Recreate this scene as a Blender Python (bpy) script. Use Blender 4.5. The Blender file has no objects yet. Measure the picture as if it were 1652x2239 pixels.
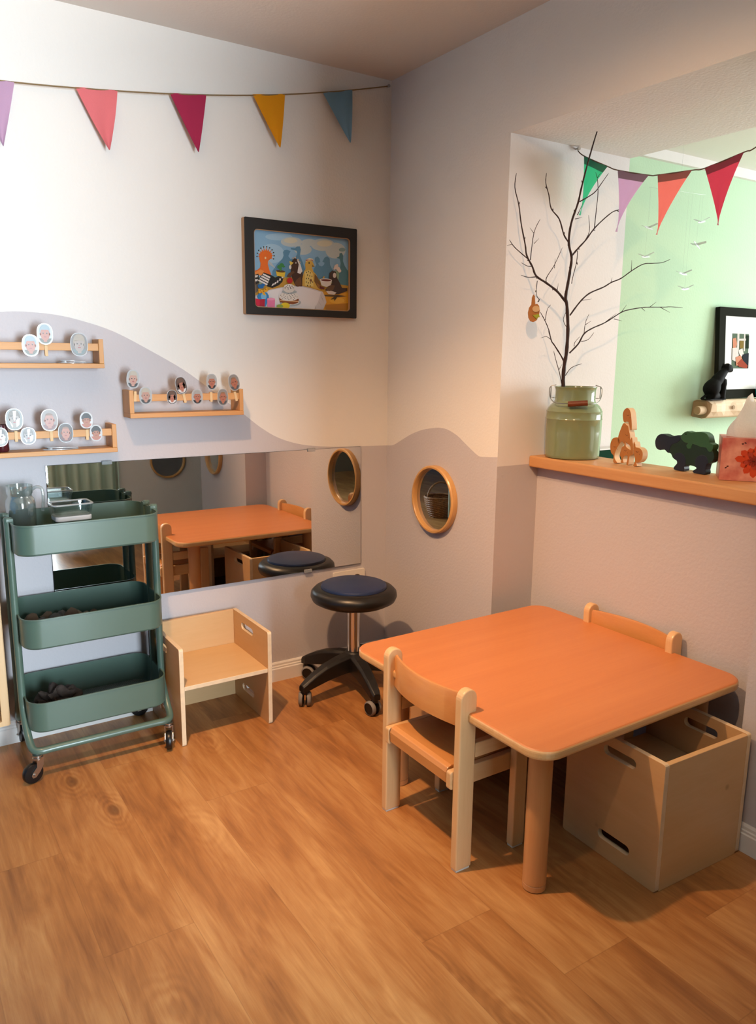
import bpy, bmesh, math, random
from mathutils import Vector, Matrix
random.seed(7)
PI = math.pi
SC = bpy.context.scene
COL = SC.collection

# ------------------------------------------------------------------ colours and materials
def lin(h):
    h = h.lstrip('#')
    out = []
    for i in (0, 2, 4):
        c = int(h[i:i+2], 16)/255
        out.append(c/12.92 if c <= .04045 else ((c+.055)/1.055)**2.4)
    return (*out, 1)

def new_mat(name):
    m = bpy.data.materials.new(name); m.use_nodes = True
    nt = m.node_tree
    return m, nt, nt.nodes['Principled BSDF']

def node(nt, typ, **kw):
    n = nt.nodes.new(typ)
    for k, v in kw.items():
        setattr(n, k, v)
    return n

def math_node(nt, op, a, b=None):
    n = node(nt, 'ShaderNodeMath', operation=op)
    for i, v in enumerate((a, b)):
        if v is None: continue
        if isinstance(v, (int, float)): n.inputs[i].default_value = v
        else: nt.links.new(v, n.inputs[i])
    return n.outputs[0]

def mix_col(nt, fac, a, b, blend='MIX'):
    n = node(nt, 'ShaderNodeMix', data_type='RGBA', blend_type=blend)
    for sock, v in ((n.inputs[0], fac), (n.inputs[6], a), (n.inputs[7], b)):
        if isinstance(v, (int, float)): sock.default_value = v
        elif isinstance(v, tuple): sock.default_value = v
        else: nt.links.new(v, sock)
    return n.outputs[2]

def plain(name, col, rough=.5, metal=0, vary=.06, scale=30, bump=0, bump_scale=200, coat=0, spec=None, sheen=0):
    """one colour with a faint procedural variation"""
    m, nt, p = new_mat(name)
    tc = node(nt, 'ShaderNodeTexCoord')
    nz = node(nt, 'ShaderNodeTexNoise'); nz.inputs['Scale'].default_value = scale; nz.inputs['Detail'].default_value = 3
    nt.links.new(tc.outputs['Object'], nz.inputs['Vector'])
    c = lin(col)
    d = tuple(max(0, x*(1-vary*2)) for x in c[:3]) + (1,)
    nt.links.new(mix_col(nt, nz.outputs['Fac'], d, c), p.inputs['Base Color'])
    p.inputs['Roughness'].default_value = rough; p.inputs['Metallic'].default_value = metal
    p.inputs['Coat Weight'].default_value = coat; p.inputs['Coat Roughness'].default_value = .1
    if spec is not None: p.inputs['Specular IOR Level'].default_value = spec
    if bump:
        n2 = node(nt, 'ShaderNodeTexNoise'); n2.inputs['Scale'].default_value = bump_scale; n2.inputs['Detail'].default_value = 2
        nt.links.new(tc.outputs['Object'], n2.inputs['Vector'])
        b = node(nt, 'ShaderNodeBump'); b.inputs['Strength'].default_value = bump; b.inputs['Distance'].default_value = .002
        nt.links.new(n2.outputs['Fac'], b.inputs['Height']); nt.links.new(b.outputs[0], p.inputs['Normal'])
    return m

def wood(name, light, dark, axis=0, rough=.42, scale=22, stretch=.07, contrast=.5, coat=0, spots=0):
    """long grain along one axis of the part"""
    m, nt, p = new_mat(name)
    tc = node(nt, 'ShaderNodeTexCoord'); mp = node(nt, 'ShaderNodeMapping')
    s = [1, 1, 1]; s[axis] = stretch
    mp.inputs['Scale'].default_value = s
    nt.links.new(tc.outputs['Object'], mp.inputs['Vector'])
    n1 = node(nt, 'ShaderNodeTexNoise'); n1.inputs['Scale'].default_value = scale; n1.inputs['Detail'].default_value = 5; n1.inputs['Roughness'].default_value = .6; n1.inputs['Distortion'].default_value = .6
    n2 = node(nt, 'ShaderNodeTexNoise'); n2.inputs['Scale'].default_value = scale*9; n2.inputs['Detail'].default_value = 2
    for n in (n1, n2): nt.links.new(mp.outputs[0], n.inputs['Vector'])
    r = node(nt, 'ShaderNodeValToRGB'); r.color_ramp.elements[0].position = .5-contrast/2; r.color_ramp.elements[1].position = .5+contrast/2
    r.color_ramp.elements[0].color = lin(dark); r.color_ramp.elements[1].color = lin(light)
    f = math_node(nt, 'ADD', math_node(nt, 'MULTIPLY', n1.outputs['Fac'], .75), math_node(nt, 'MULTIPLY', n2.outputs['Fac'], .25))
    nt.links.new(f, r.inputs['Fac']); colr = r.outputs['Color']
    if spots:
        v = node(nt, 'ShaderNodeTexVoronoi'); v.inputs['Scale'].default_value = 6
        nt.links.new(tc.outputs['Object'], v.inputs['Vector'])
        sm = node(nt, 'ShaderNodeMapRange'); sm.inputs[1].default_value = .02; sm.inputs[2].default_value = .07; sm.inputs[3].default_value = spots; sm.inputs[4].default_value = 0
        nt.links.new(v.outputs['Distance'], sm.inputs[0])
        colr = mix_col(nt, sm.outputs[0], colr, lin('#6a3d1e'))
    nt.links.new(colr, p.inputs['Base Color'])
    p.inputs['Roughness'].default_value = rough; p.inputs['Coat Weight'].default_value = coat; p.inputs['Coat Roughness'].default_value = .15
    b = node(nt, 'ShaderNodeBump'); b.inputs['Strength'].default_value = .06; b.inputs['Distance'].default_value = .001
    nt.links.new(n2.outputs['Fac'], b.inputs['Height']); nt.links.new(b.outputs[0], p.inputs['Normal'])
    return m

def plywood_edge(name, light, dark):
    """cut edge of plywood: thin plies seen as streaks"""
    m, nt, p = new_mat(name)
    tc = node(nt, 'ShaderNodeTexCoord')
    n1 = node(nt, 'ShaderNodeTexNoise'); n1.inputs['Scale'].default_value = 120; n1.inputs['Detail'].default_value = 3
    mp = node(nt, 'ShaderNodeMapping'); mp.inputs['Scale'].default_value = (1, .08, .08)
    nt.links.new(tc.outputs['Object'], mp.inputs['Vector']); nt.links.new(mp.outputs[0], n1.inputs['Vector'])
    r = node(nt, 'ShaderNodeValToRGB'); r.color_ramp.elements[0].position = .30; r.color_ramp.elements[1].position = .46
    r.color_ramp.elements[0].color = lin(dark); r.color_ramp.elements[1].color = lin(light)
    nt.links.new(n1.outputs['Fac'], r.inputs['Fac']); nt.links.new(r.outputs['Color'], p.inputs['Base Color'])
    p.inputs['Roughness'].default_value = .5
    return m

def wall_paint(name, col, bump=.35):
    """woodchip wallpaper under matt paint"""
    m, nt, p = new_mat(name)
    tc = node(nt, 'ShaderNodeTexCoord')
    nz = node(nt, 'ShaderNodeTexNoise'); nz.inputs['Scale'].default_value = 3; nz.inputs['Detail'].default_value = 4
    nt.links.new(tc.outputs['Object'], nz.inputs['Vector'])
    c = lin(col); d = tuple(x*.96 for x in c[:3]) + (1,)
    nt.links.new(mix_col(nt, nz.outputs['Fac'], d, c), p.inputs['Base Color'])
    p.inputs['Roughness'].default_value = .85; p.inputs['Specular IOR Level'].default_value = .2
    n1 = node(nt, 'ShaderNodeTexNoise'); n1.inputs['Scale'].default_value = 110; n1.inputs['Detail'].default_value = 3
    nt.links.new(tc.outputs['Object'], n1.inputs['Vector'])
    b = node(nt, 'ShaderNodeBump'); b.inputs['Strength'].default_value = bump; b.inputs['Distance'].default_value = .003
    nt.links.new(n1.outputs['Fac'], b.inputs['Height']); nt.links.new(b.outputs[0], p.inputs['Normal'])
    return m

def floor_mat():
    """laminate boards running along Y, 0.205 wide, with grain, knots and thin seams"""
    m, nt, p = new_mat('oak_laminate')
    tc = node(nt, 'ShaderNodeTexCoord'); sep = node(nt, 'ShaderNodeSeparateXYZ')
    nt.links.new(tc.outputs['Object'], sep.inputs[0])
    W = .205; L = 1.28
    u = math_node(nt, 'DIVIDE', math_node(nt, 'ADD', sep.outputs[0], 10.25+.29*.205), W)
    row = math_node(nt, 'FLOOR', u); fu = math_node(nt, 'SUBTRACT', u, row)
    wn = node(nt, 'ShaderNodeTexWhiteNoise', noise_dimensions='1D'); nt.links.new(row, wn.inputs['W'])
    v = math_node(nt, 'ADD', math_node(nt, 'DIVIDE', sep.outputs[1], L), wn.outputs['Value'])
    seg = math_node(nt, 'FLOOR', v); fv = math_node(nt, 'SUBTRACT', v, seg)
    bid = math_node(nt, 'ADD', math_node(nt, 'MULTIPLY', row, 7.31), math_node(nt, 'MULTIPLY', seg, 3.77))
    wn2 = node(nt, 'ShaderNodeTexWhiteNoise', noise_dimensions='1D'); nt.links.new(bid, wn2.inputs['W'])
    # grain, shifted per board
    comb = node(nt, 'ShaderNodeCombineXYZ')
    nt.links.new(sep.outputs[0], comb.inputs[0]); nt.links.new(math_node(nt, 'MULTIPLY', sep.outputs[1], .16), comb.inputs[1]); nt.links.new(bid, comb.inputs[2])
    # warp round knots
    vc = node(nt, 'ShaderNodeCombineXYZ')
    nt.links.new(math_node(nt, 'MULTIPLY', sep.outputs[0], 1.0), vc.inputs[0]); nt.links.new(math_node(nt, 'MULTIPLY', sep.outputs[1], .55), vc.inputs[1]); nt.links.new(math_node(nt, 'MULTIPLY', row, .37), vc.inputs[2])
    vor = node(nt, 'ShaderNodeTexVoronoi'); vor.inputs['Scale'].default_value = 4.2; nt.links.new(vc.outputs[0], vor.inputs['Vector'])
    n1 = node(nt, 'ShaderNodeTexNoise'); n1.inputs['Scale'].default_value = 7; n1.inputs['Detail'].default_value = 3; n1.inputs['Distortion'].default_value = 1.2
    n2 = node(nt, 'ShaderNodeTexNoise'); n2.inputs['Scale'].default_value = 130; n2.inputs['Detail'].default_value = 4; n2.inputs['Roughness'].default_value = .7
    n3 = node(nt, 'ShaderNodeTexNoise'); n3.inputs['Scale'].default_value = 26; n3.inputs['Detail'].default_value = 4; n3.inputs['Distortion'].default_value = 1.5
    comb2 = node(nt, 'ShaderNodeCombineXYZ')
    nt.links.new(sep.outputs[0], comb2.inputs[0]); nt.links.new(math_node(nt, 'MULTIPLY', sep.outputs[1], .035), comb2.inputs[1]); nt.links.new(bid, comb2.inputs[2])
    for n, cv in ((n1, comb), (n2, comb2), (n3, comb)): nt.links.new(cv.outputs[0], n.inputs['Vector'])
    rings = math_node(nt, 'SINE', math_node(nt, 'ADD', math_node(nt, 'MULTIPLY', vor.outputs['Distance'], 95), math_node(nt, 'MULTIPLY', n1.outputs['Fac'], 26)))
    near = node(nt, 'ShaderNodeMapRange'); near.inputs[1].default_value = .05; near.inputs[2].default_value = .34; near.inputs[3].default_value = 1; near.inputs[4].default_value = 0
    nt.links.new(vor.outputs['Distance'], near.inputs[0])
    knot = node(nt, 'ShaderNodeMapRange'); knot.inputs[1].default_value = .015; knot.inputs[2].default_value = .1; knot.inputs[3].default_value = 1; knot.inputs[4].default_value = 0
    nt.links.new(vor.outputs['Distance'], knot.inputs[0])
    # only some cells carry a knot
    ksel = math_node(nt, 'GREATER_THAN', math_node(nt, 'FRACT', math_node(nt, 'MULTIPLY', vor.outputs['Color'], 3.0)), .42)
    tone = math_node(nt, 'ADD', math_node(nt, 'MULTIPLY', n1.outputs['Fac'], .50), math_node(nt, 'ADD', math_node(nt, 'MULTIPLY', n2.outputs['Fac'], .20), math_node(nt, 'MULTIPLY', n3.outputs['Fac'], .30)))
    tone = math_node(nt, 'ADD', tone, math_node(nt, 'MULTIPLY', math_node(nt, 'MULTIPLY', rings, near.outputs[0]), .05))
    tone = math_node(nt, 'ADD', tone, math_node(nt, 'MULTIPLY', math_node(nt, 'SUBTRACT', wn2.outputs['Value'], .5), .045))
    r = node(nt, 'ShaderNodeValToRGB')
    e = r.color_ramp.elements
    e[0].position = .28; e[0].color = lin('#7a4a28'); e[1].position = .68; e[1].color = lin('#cf9c62')
    mid = e.new(.48); mid.color = lin('#ae7541')
    nt.links.new(tone, r.inputs['Fac'])
    kcol = mix_col(nt, math_node(nt, 'MULTIPLY', math_node(nt, 'MULTIPLY', knot.outputs[0], ksel), .7), r.outputs['Color'], lin('#43281a'))
    # seams
    def seam(f, w):
        a = math_node(nt, 'LESS_THAN', f, w); b = math_node(nt, 'GREATER_THAN', f, 1-w)
        return math_node(nt, 'MAXIMUM', a, b)
    sm = math_node(nt, 'MAXIMUM', seam(fu, .004), seam(fv, .0009))
    fin = mix_col(nt, math_node(nt, 'MULTIPLY', sm, .22), kcol, lin('#54331d'))
    nt.links.new(fin, p.inputs['Base Color'])
    p.inputs['Roughness'].default_value = .38
    b = node(nt, 'ShaderNodeBump'); b.inputs['Strength'].default_value = .08; b.inputs['Distance'].default_value = .001
    nt.links.new(n2.outputs['Fac'], b.inputs['Height']); nt.links.new(b.outputs[0], p.inputs['Normal'])
    return m

def glass_mat(name, col='#f4f8f8', rough=.03, gloss=.10, white=0):
    """thin clear glass: mostly see-through, glossier at grazing angles"""
    m, nt, p = new_mat(name)
    p.inputs['Base Color'].default_value = lin(col); p.inputs['Roughness'].default_value = rough
    t = node(nt, 'ShaderNodeBsdfTransparent'); t.inputs[0].default_value = lin(col)
    g = node(nt, 'ShaderNodeBsdfGlossy'); g.inputs['Roughness'].default_value = rough
    fr = node(nt, 'ShaderNodeLayerWeight'); fr.inputs['Blend'].default_value = .35
    f = math_node(nt, 'ADD', math_node(nt, 'MULTIPLY', fr.outputs['Facing'], .45), gloss)
    mx = node(nt, 'ShaderNodeMixShader'); nt.links.new(f, mx.inputs[0]); nt.links.new(t.outputs[0], mx.inputs[1]); nt.links.new(g.outputs[0], mx.inputs[2])
    out = mx.outputs[0]
    if white:
        m2 = node(nt, 'ShaderNodeMixShader'); m2.inputs[0].default_value = white; nt.links.new(out, m2.inputs[1]); nt.links.new(p.outputs[0], m2.inputs[2]); out = m2.outputs[0]
    nt.links.new(out, nt.nodes['Material Output'].inputs[0])
    return m

def cloth_mat(name, col, trans=.4, weave=900, sheer=0):
    """thin cloth that lets some light through"""
    m, nt, p = new_mat(name)
    tc = node(nt, 'ShaderNodeTexCoord'); n = node(nt, 'ShaderNodeTexNoise'); n.inputs['Scale'].default_value = weave; nt.links.new(tc.outputs['Object'], n.inputs['Vector'])
    c = lin(col); d = tuple(x*.85 for x in c[:3]) + (1,)
    cc = mix_col(nt, n.outputs['Fac'], d, c)
    nt.links.new(cc, p.inputs['Base Color']); p.inputs['Roughness'].default_value = .9; p.inputs['Specular IOR Level'].default_value = .1
    t = node(nt, 'ShaderNodeBsdfTranslucent'); nt.links.new(cc, t.inputs[0])
    mx = node(nt, 'ShaderNodeMixShader'); mx.inputs[0].default_value = trans
    nt.links.new(p.outputs[0], mx.inputs[1]); nt.links.new(t.outputs[0], mx.inputs[2])
    out = mx.outputs[0]
    if sheer:       # open weave
        tr = node(nt, 'ShaderNodeBsdfTransparent'); nt.links.new(cc, tr.inputs[0]); m2 = node(nt, 'ShaderNodeMixShader'); m2.inputs[0].default_value = sheer
        nt.links.new(out, m2.inputs[1]); nt.links.new(tr.outputs[0], m2.inputs[2]); out = m2.outputs[0]
    nt.links.new(out, nt.nodes['Material Output'].inputs[0])
    return m

def mesh_tray_mat(name, col):
    """painted sheet steel punched with diamond holes"""
    m, nt, p = new_mat(name)
    p.inputs['Base Color'].default_value = lin(col); p.inputs['Roughness'].default_value = .4
    tc = node(nt, 'ShaderNodeTexCoord'); sep = node(nt, 'ShaderNodeSeparateXYZ'); nt.links.new(tc.outputs['Object'], sep.inputs[0])
    k = 105
    a = math_node(nt, 'FRACT', math_node(nt, 'MULTIPLY', math_node(nt, 'ADD', sep.outputs[0], sep.outputs[1]), k))
    b = math_node(nt, 'FRACT', math_node(nt, 'MULTIPLY', math_node(nt, 'SUBTRACT', sep.outputs[0], sep.outputs[1]), k))
    hole = math_node(nt, 'MULTIPLY', math_node(nt, 'GREATER_THAN', a, .36), math_node(nt, 'GREATER_THAN', b, .36))
    t = node(nt, 'ShaderNodeBsdfTransparent'); mx = node(nt, 'ShaderNodeMixShader')
    nt.links.new(hole, mx.inputs[0]); nt.links.new(p.outputs[0], mx.inputs[1]); nt.links.new(t.outputs[0], mx.inputs[2])
    nt.links.new(mx.outputs[0], nt.nodes['Material Output'].inputs[0])
    return m

# ------------------------------------------------------------------ shape helpers (all add to a bmesh)
def BM(): return bmesh.new()

def box(bm, x0, x1, y0, y1, z0, z1, mi=0):
    vs = [bm.verts.new((x, y, z)) for z in (z0, z1) for x, y in ((x0, y0), (x1, y0), (x1, y1), (x0, y1))]
    fs = [(3, 2, 1, 0), (4, 5, 6, 7), (0, 1, 5, 4), (1, 2, 6, 5), (2, 3, 7, 6), (3, 0, 4, 7)]
    for f in fs:
        fc = bm.faces.new([vs[i] for i in f]); fc.material_index = mi
    return vs

def prism(bm, outer, thick, holes=(), M=None, mi=0, edge_mi=None):
    """a flat outline (with holes) in local XY, thickened along +Z, moved by M"""
    M = M or Matrix.Identity(4)
    loops = [list(outer)] + [list(h) for h in holes]
    def area(l): return sum(l[i][0]*l[(i+1) % len(l)][1]-l[(i+1) % len(l)][0]*l[i][1] for i in range(len(l)))
    loops = [l if (area(l) > 0) == (i == 0) else l[::-1] for i, l in enumerate(loops)]
    rings = []
    for z in (0, thick):
        rings.append([[bm.verts.new((p[0], p[1], z)) for p in l] for l in loops])
    newf = []
    for k in (0, 1):
        if len(loops) == 1:
            f = bm.faces.new(rings[k][0]); fl = [f]
        else:
            es = []
            for l in rings[k]:
                for i in range(len(l)):
                    es.append(bm.edges.new((l[i], l[(i+1) % len(l)])))
            fl = [g for g in bmesh.ops.triangle_fill(bm, edges=es, use_beauty=True)['geom'] if isinstance(g, bmesh.types.BMFace)]
        for f in fl:
            f.normal_update()
            if (f.normal.z > 0) != (k == 1): f.normal_flip()
            f.material_index = mi
        newf += fl
    for l0, l1 in zip(rings[0], rings[1]):
        n = len(l0)
        for i in range(n):
            f = bm.faces.new((l0[i], l0[(i+1) % n], l1[(i+1) % n], l1[i])); f.material_index = mi if edge_mi is None else edge_mi
    for k in rings:
        for l in k:
            for v in l: v.co = M @ v.co
    return newf

def rrect(x0, x1, y0, y1, r, n=6):
    pts = []
    for cx, cy, a in ((x1-r, y1-r, 0), (x0+r, y1-r, 90), (x0+r, y0+r, 180), (x1-r, y0+r, 270)):
        for i in range(n+1):
            t = math.radians(a+90*i/n); pts.append((cx+r*math.cos(t), cy+r*math.sin(t)))
    return pts

def circle(cx, cy, rx, ry=None, n=32):
    ry = rx if ry is None else ry
    return [(cx+rx*math.cos(2*PI*i/n), cy+ry*math.sin(2*PI*i/n)) for i in range(n)]

def smooth_pts(pts, sub=6, closed=False):
    """Catmull-Rom through the points"""
    P = [Vector(p) for p in pts]; n = len(P); out = []
    for i in range(n if closed else n-1):
        p0, p1, p2, p3 = (P[(i-1) % n], P[i], P[(i+1) % n], P[(i+2) % n]) if closed else (P[max(i-1, 0)], P[i], P[i+1], P[min(i+2, n-1)])
        for k in range(sub):
            t = k/sub
            out.append(.5*((2*p1)+(p2-p0)*t+(2*p0-5*p1+4*p2-p3)*t*t+(3*p1-p0-3*p2+p3)*t**3))
    if not closed: out.append(P[-1])
    return out

def tube(bm, pts, r, n=12, closed=False, caps=True, mi=0):
    """round bar along points; r is one radius or a list"""
    P = [Vector(p) for p in pts]; N = len(P)
    R = r if isinstance(r, (list, tuple)) else [r]*N
    up = None; rings = []
    for i in range(N):
        a = P[(i-1) % N] if (closed or i > 0) else P[i]
        b = P[(i+1) % N] if (closed or i < N-1) else P[i]
        t = (b-a).normalized() if (b-a).length > 1e-9 else Vector((0, 0, 1))
        if up is None:
            up = Vector((0, 0, 1)) if abs(t.z) < .9 else Vector((1, 0, 0))
        up = (up-t*up.dot(t))
        if up.length < 1e-6: up = t.orthogonal()
        up.normalize(); s = t.cross(up)
        rings.append([bm.verts.new(P[i]+(up*math.cos(2*PI*k/n)+s*math.sin(2*PI*k/n))*R[i]) for k in range(n)])
    for i in range(N if closed else N-1):
        A, B = rings[i], rings[(i+1) % N]
        for k in range(n):
            f = bm.faces.new((A[k], A[(k+1) % n], B[(k+1) % n], B[k])); f.smooth = True; f.material_index = mi
    if caps and not closed:
        for ring, flip in ((rings[0], 0), (rings[-1], 1)):
            f = bm.faces.new(ring if flip else ring[::-1]); f.material_index = mi

def lathe(bm, prof, n=32, M=None, mi=0, smooth=True):
    """profile (radius, z) swept round local Z"""
    M = M or Matrix.Identity(4); rings = []
    for r, z in prof:
        if r < 1e-6: rings.append([bm.verts.new(M @ Vector((0, 0, z)))])
        else: rings.append([bm.verts.new(M @ Vector((r*math.cos(2*PI*k/n), r*math.sin(2*PI*k/n), z))) for k in range(n)])
    for A, B in zip(rings, rings[1:]):
        for k in range(n):
            if len(A) == 1 and len(B) == 1: continue
            if len(A) == 1: f = bm.faces.new((A[0], B[(k+1) % n], B[k]))
            elif len(B) == 1: f = bm.faces.new((A[k], A[(k+1) % n], B[0]))
            else: f = bm.faces.new((A[k], A[(k+1) % n], B[(k+1) % n], B[k]))
            f.smooth = smooth; f.material_index = mi

def blob(bm, c, r, seed=0, rough=.25, squash=(1, 1, 1), sub=3, mi=0, freq=3):
    rnd = random.Random(seed); g = bmesh.ops.create_icosphere(bm, subdivisions=sub, radius=1)
    ph = [(Vector((rnd.uniform(-1, 1), rnd.uniform(-1, 1), rnd.uniform(-1, 1)))*freq*(1+.6*(_ % 3)), rnd.uniform(0, 6)) for _ in range(9)]
    for v in g['verts']:
        d = 1+rough*sum(math.sin(a.dot(v.co)+b) for a, b in ph)/3
        v.co = Vector(c)+Vector((v.co.x*squash[0], v.co.y*squash[1], v.co.z*squash[2]))*r*d
    for f in bm.faces:
        if any(v in g['verts'] for v in f.verts[:1]): f.smooth = True; f.material_index = mi

def rot(ax, deg): return Matrix.Rotation(math.radians(deg), 4, ax)
def mov(x, y, z): return Matrix.Translation((x, y, z))

# ------------------------------------------------------------------ objects
def obj(name, bm, mats, parent=None, bevel=0, segs=2, loc=None, rotz=0, smooth=False, label=None, autos=False):
    me = bpy.data.meshes.new(name)
    bmesh.ops.recalc_face_normals(bm, faces=bm.faces[:])
    if smooth:
        for f in bm.faces: f.smooth = True
    for e in bm.edges:
        if len(e.link_faces) == 2 and e.calc_face_angle(0) > .7: e.smooth = False
    bm.to_mesh(me); bm.free()
    for m in (mats if isinstance(mats, (list, tuple)) else [mats]): me.materials.append(m)
    o = bpy.data.objects.new(name, me); COL.objects.link(o)
    if parent: o.parent = parent
    if loc: o.location = loc
    o.rotation_euler.z = rotz
    if bevel:
        b = o.modifiers.new('bevel', 'BEVEL'); b.width = bevel; b.segments = segs; b.limit_method = 'ANGLE'; b.angle_limit = math.radians(40)
        b.harden_normals = False
    if label: o['label'] = label
    return o

def thing(name, label, cat, loc=(0, 0, 0), rotz=0, group=None):
    o = bpy.data.objects.new(name, None); COL.objects.link(o); o.empty_display_size = .05
    o.location = loc; o.rotation_euler.z = rotz
    o['label'] = label; o['category'] = cat
    if group: o['group'] = group
    return o

def tag(o, label, cat, group=None, kind=None):
    o['label'] = label; o['category'] = cat
    if group: o['group'] = group
    if kind: o['kind'] = kind
    return o

def struct(name, bm, mats, label=None, parent=None, **kw):
    o = obj(name, bm, mats, parent, **kw)
    if not parent: o['kind'] = 'structure'
    if label: o['label'] = label
    return o

def dup(root, loc, rotz, label, group=None):
    r = root.copy(); COL.objects.link(r); r.location = loc; r.rotation_euler.z = rotz; r['label'] = label
    if group: r['group'] = group
    for ch in list(root.children):
        c = ch.copy(); COL.objects.link(c); c.parent = r
        for g in list(ch.children):
            d = g.copy(); COL.objects.link(d); d.parent = c
    return r
# ------------------------------------------------------------------ palette
WHITE = wall_paint('white_wall_paint', '#efece6')
GREY = wall_paint('soft_grey_wall_paint', '#cbc6c9')
JAMB = wall_paint('white_jamb_paint', '#f0ecea', .15)
DIMWALL = wall_paint('dim_unseen_wall', '#75634f')  # darkened for the unseen walls, to cut bounced fill light
GREEN = wall_paint('mint_wall_paint', '#c4e3c2', .2)
CEIL = wall_paint('ceiling_paint', '#eeebe4', .2)
FLOOR = floor_mat()
SKIRT = plain('white_skirting', '#ebe8e4', .4, vary=.02)
BEECH = wood('beech', '#ecc796', '#dcae78', 2, .35, 30, contrast=.7, coat=.25)
BEECHX = wood('beech_rail', '#e9c391', '#d8aa74', 0, .35, 30, contrast=.7, coat=.25)
SEATW = wood('beech_plywood', '#d99c5d', '#c68347', 1, .33, 26, contrast=.7, coat=.3)
TOPW = wood('beech_laminate', '#d88c55', '#c67743', 0, .42, 22, stretch=.05, contrast=.8, coat=.08)
RIMW = wood('table_rim', '#e8c08a', '#cf9c62', 0, .32, 40, contrast=.6, coat=.35)
LEGW = wood('table_leg_beech', '#dba46e', '#c78d58', 2, .38, 26, contrast=.7, coat=.2)
BIRCH = wood('birch_ply', '#debb8c', '#cfa672', 0, .45, 16, stretch=.12, contrast=.8, coat=.1, spots=.5)
BIRCHZ = wood('birch_ply_upright', '#d9b080', '#c89a66', 1, .45, 16, stretch=.12, contrast=.8, coat=.1, spots=.5)
PLYEDGE = plain('birch_ply_edge', '#f0d6b0', .5, vary=.12, scale=60)
SHELFW = wood('shelf_pine', '#d8a367', '#b97f46', 0, .5, 24, contrast=.8)
SHELFZ = wood('shelf_pine_end', '#d8a367', '#b97f46', 2, .5, 24, contrast=.8)
PEG = plain('peg_wood', '#e2c090', .6)
PINE = wood('cabinet_pine', '#e6c79e', '#d4ab78', 2, .5, 24, contrast=.8)
SILLW = wood('sill_beech', '#d3a06c', '#c28a54', 1, .5, 40, contrast=.6)
OLIVE = plain('grey_green_enamel', '#51685c', .36, vary=.02, coat=.15)
OLIVEMESH = mesh_tray_mat('grey_green_punched_sheet', '#4e6258')
CHROME = plain('chrome', '#d8d8d8', .12, 1, 0)
STEEL = plain('zinc_plated_steel', '#b9b4ae', .3, 1, .02)
BLACKP = plain('black_plastic', '#141211', .45, vary=.05)
RUBBER = plain('grey_tyre', '#8b8886', .6)
WHEELB = plain('black_wheel', '#0c0b0b', .35)
BLUEV = plain('navy_vinyl', '#1d2f58', .42, vary=.04, bump=.15, bump_scale=500)
BLACKF = plain('black_foam', '#16130f', .36, vary=.03)
MIRROR = plain('mirror_silver', '#e4e6e4', .008, 1, 0)
RMIRROR = plain('mirror_silver_round', '#d0d2d2', .008, 1, 0)
RINGW = wood('mirror_ring_wood', '#dcae70', '#c08c50', 0, .35, 20, contrast=.6, coat=.4)
CLIPM = glass_mat('clear_clip', '#eef2f5', .1, .25, .25)
SOCK = plain('socket_white', '#e6e0d6', .35, vary=.01)
SOCKD = plain('socket_hollow', '#b5aa9c', .5)
DARK = plain('dark_hole', '#1a1512', .7)
GLASS = glass_mat('clear_glass')
GLASSR = glass_mat('pressed_glass', '#eef4f2', .08, .14, .04)
LIDW = plain('white_lid', '#d8dde2', .4)
CANG = plain('sage_enamel', '#84926c', .12, vary=.03, coat=.6)
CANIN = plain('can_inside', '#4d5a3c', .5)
WIRE = plain('steel_wire', '#9a9a94', .35, 1)
GRIPW = wood('grip_wood', '#7a3c1c', '#5c2a12', 0, .5, 20)
BARK = plain('twig_bark', '#3a2420', .75, vary=.25, scale=80)
FRAMEB = plain('black_frame', '#14100e', .5, vary=.05)
FRAMEW = wood('frame_side_wood', '#d1a77c', '#bf9166', 2, .55, 20)
FRAMEG = plain('charcoal_frame', '#24251f', .9, vary=.05, spec=.05)
MATW = plain('mat_board', '#f2f2f0', .95, vary=.01, spec=.03)
FIGW = wood('puzzle_wood', '#bd7f42', '#a96b30', 2, .5, 30, contrast=.6)
FIGE = plain('puzzle_wood_edge', '#efc999', .55)
HIPD = plain('navy_paint', '#101b2e', .45)
HIPG = plain('dark_green_paint', '#0c2a18', .45)
HIPL = plain('mid_green_paint', '#2c5a33', .45)
LOGW = wood('driftwood', '#e6d0b2', '#cdae88', 0, .75, 14, stretch=.15, contrast=.7)
LOGE = plain('driftwood_end', '#9c815e', .8)
CATB = plain('black_cat_paint', '#0d0c0c', .75, spec=.12)
TISSUE = cloth_mat('tissue_paper', '#f3efe9', .45, 300)
CORD = plain('jute_cord', '#8a7350', .9)
CORDD = plain('dark_cord', '#6a5a4c', .9)
DGREEN = plain('dark_green_board', '#0a3a28', .85, spec=.1)
TEAL = plain('teal_glaze', '#138a86', .2, coat=.5)
STONE = [plain('stone_grey', '#6f6a62', .8, vary=.2), plain('stone_brown', '#7d6550', .8, vary=.2), plain('stone_pale', '#a8967c', .8, vary=.2)]
ROCK = plain('rock_rust', '#5f4f46', .9, vary=.4, scale=40, bump=1, bump_scale=90)
MAROON = plain('maroon_glass', '#4a1620', .25, coat=.4)
PAD = plain('white_glide', '#e9e4db', .5)

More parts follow.
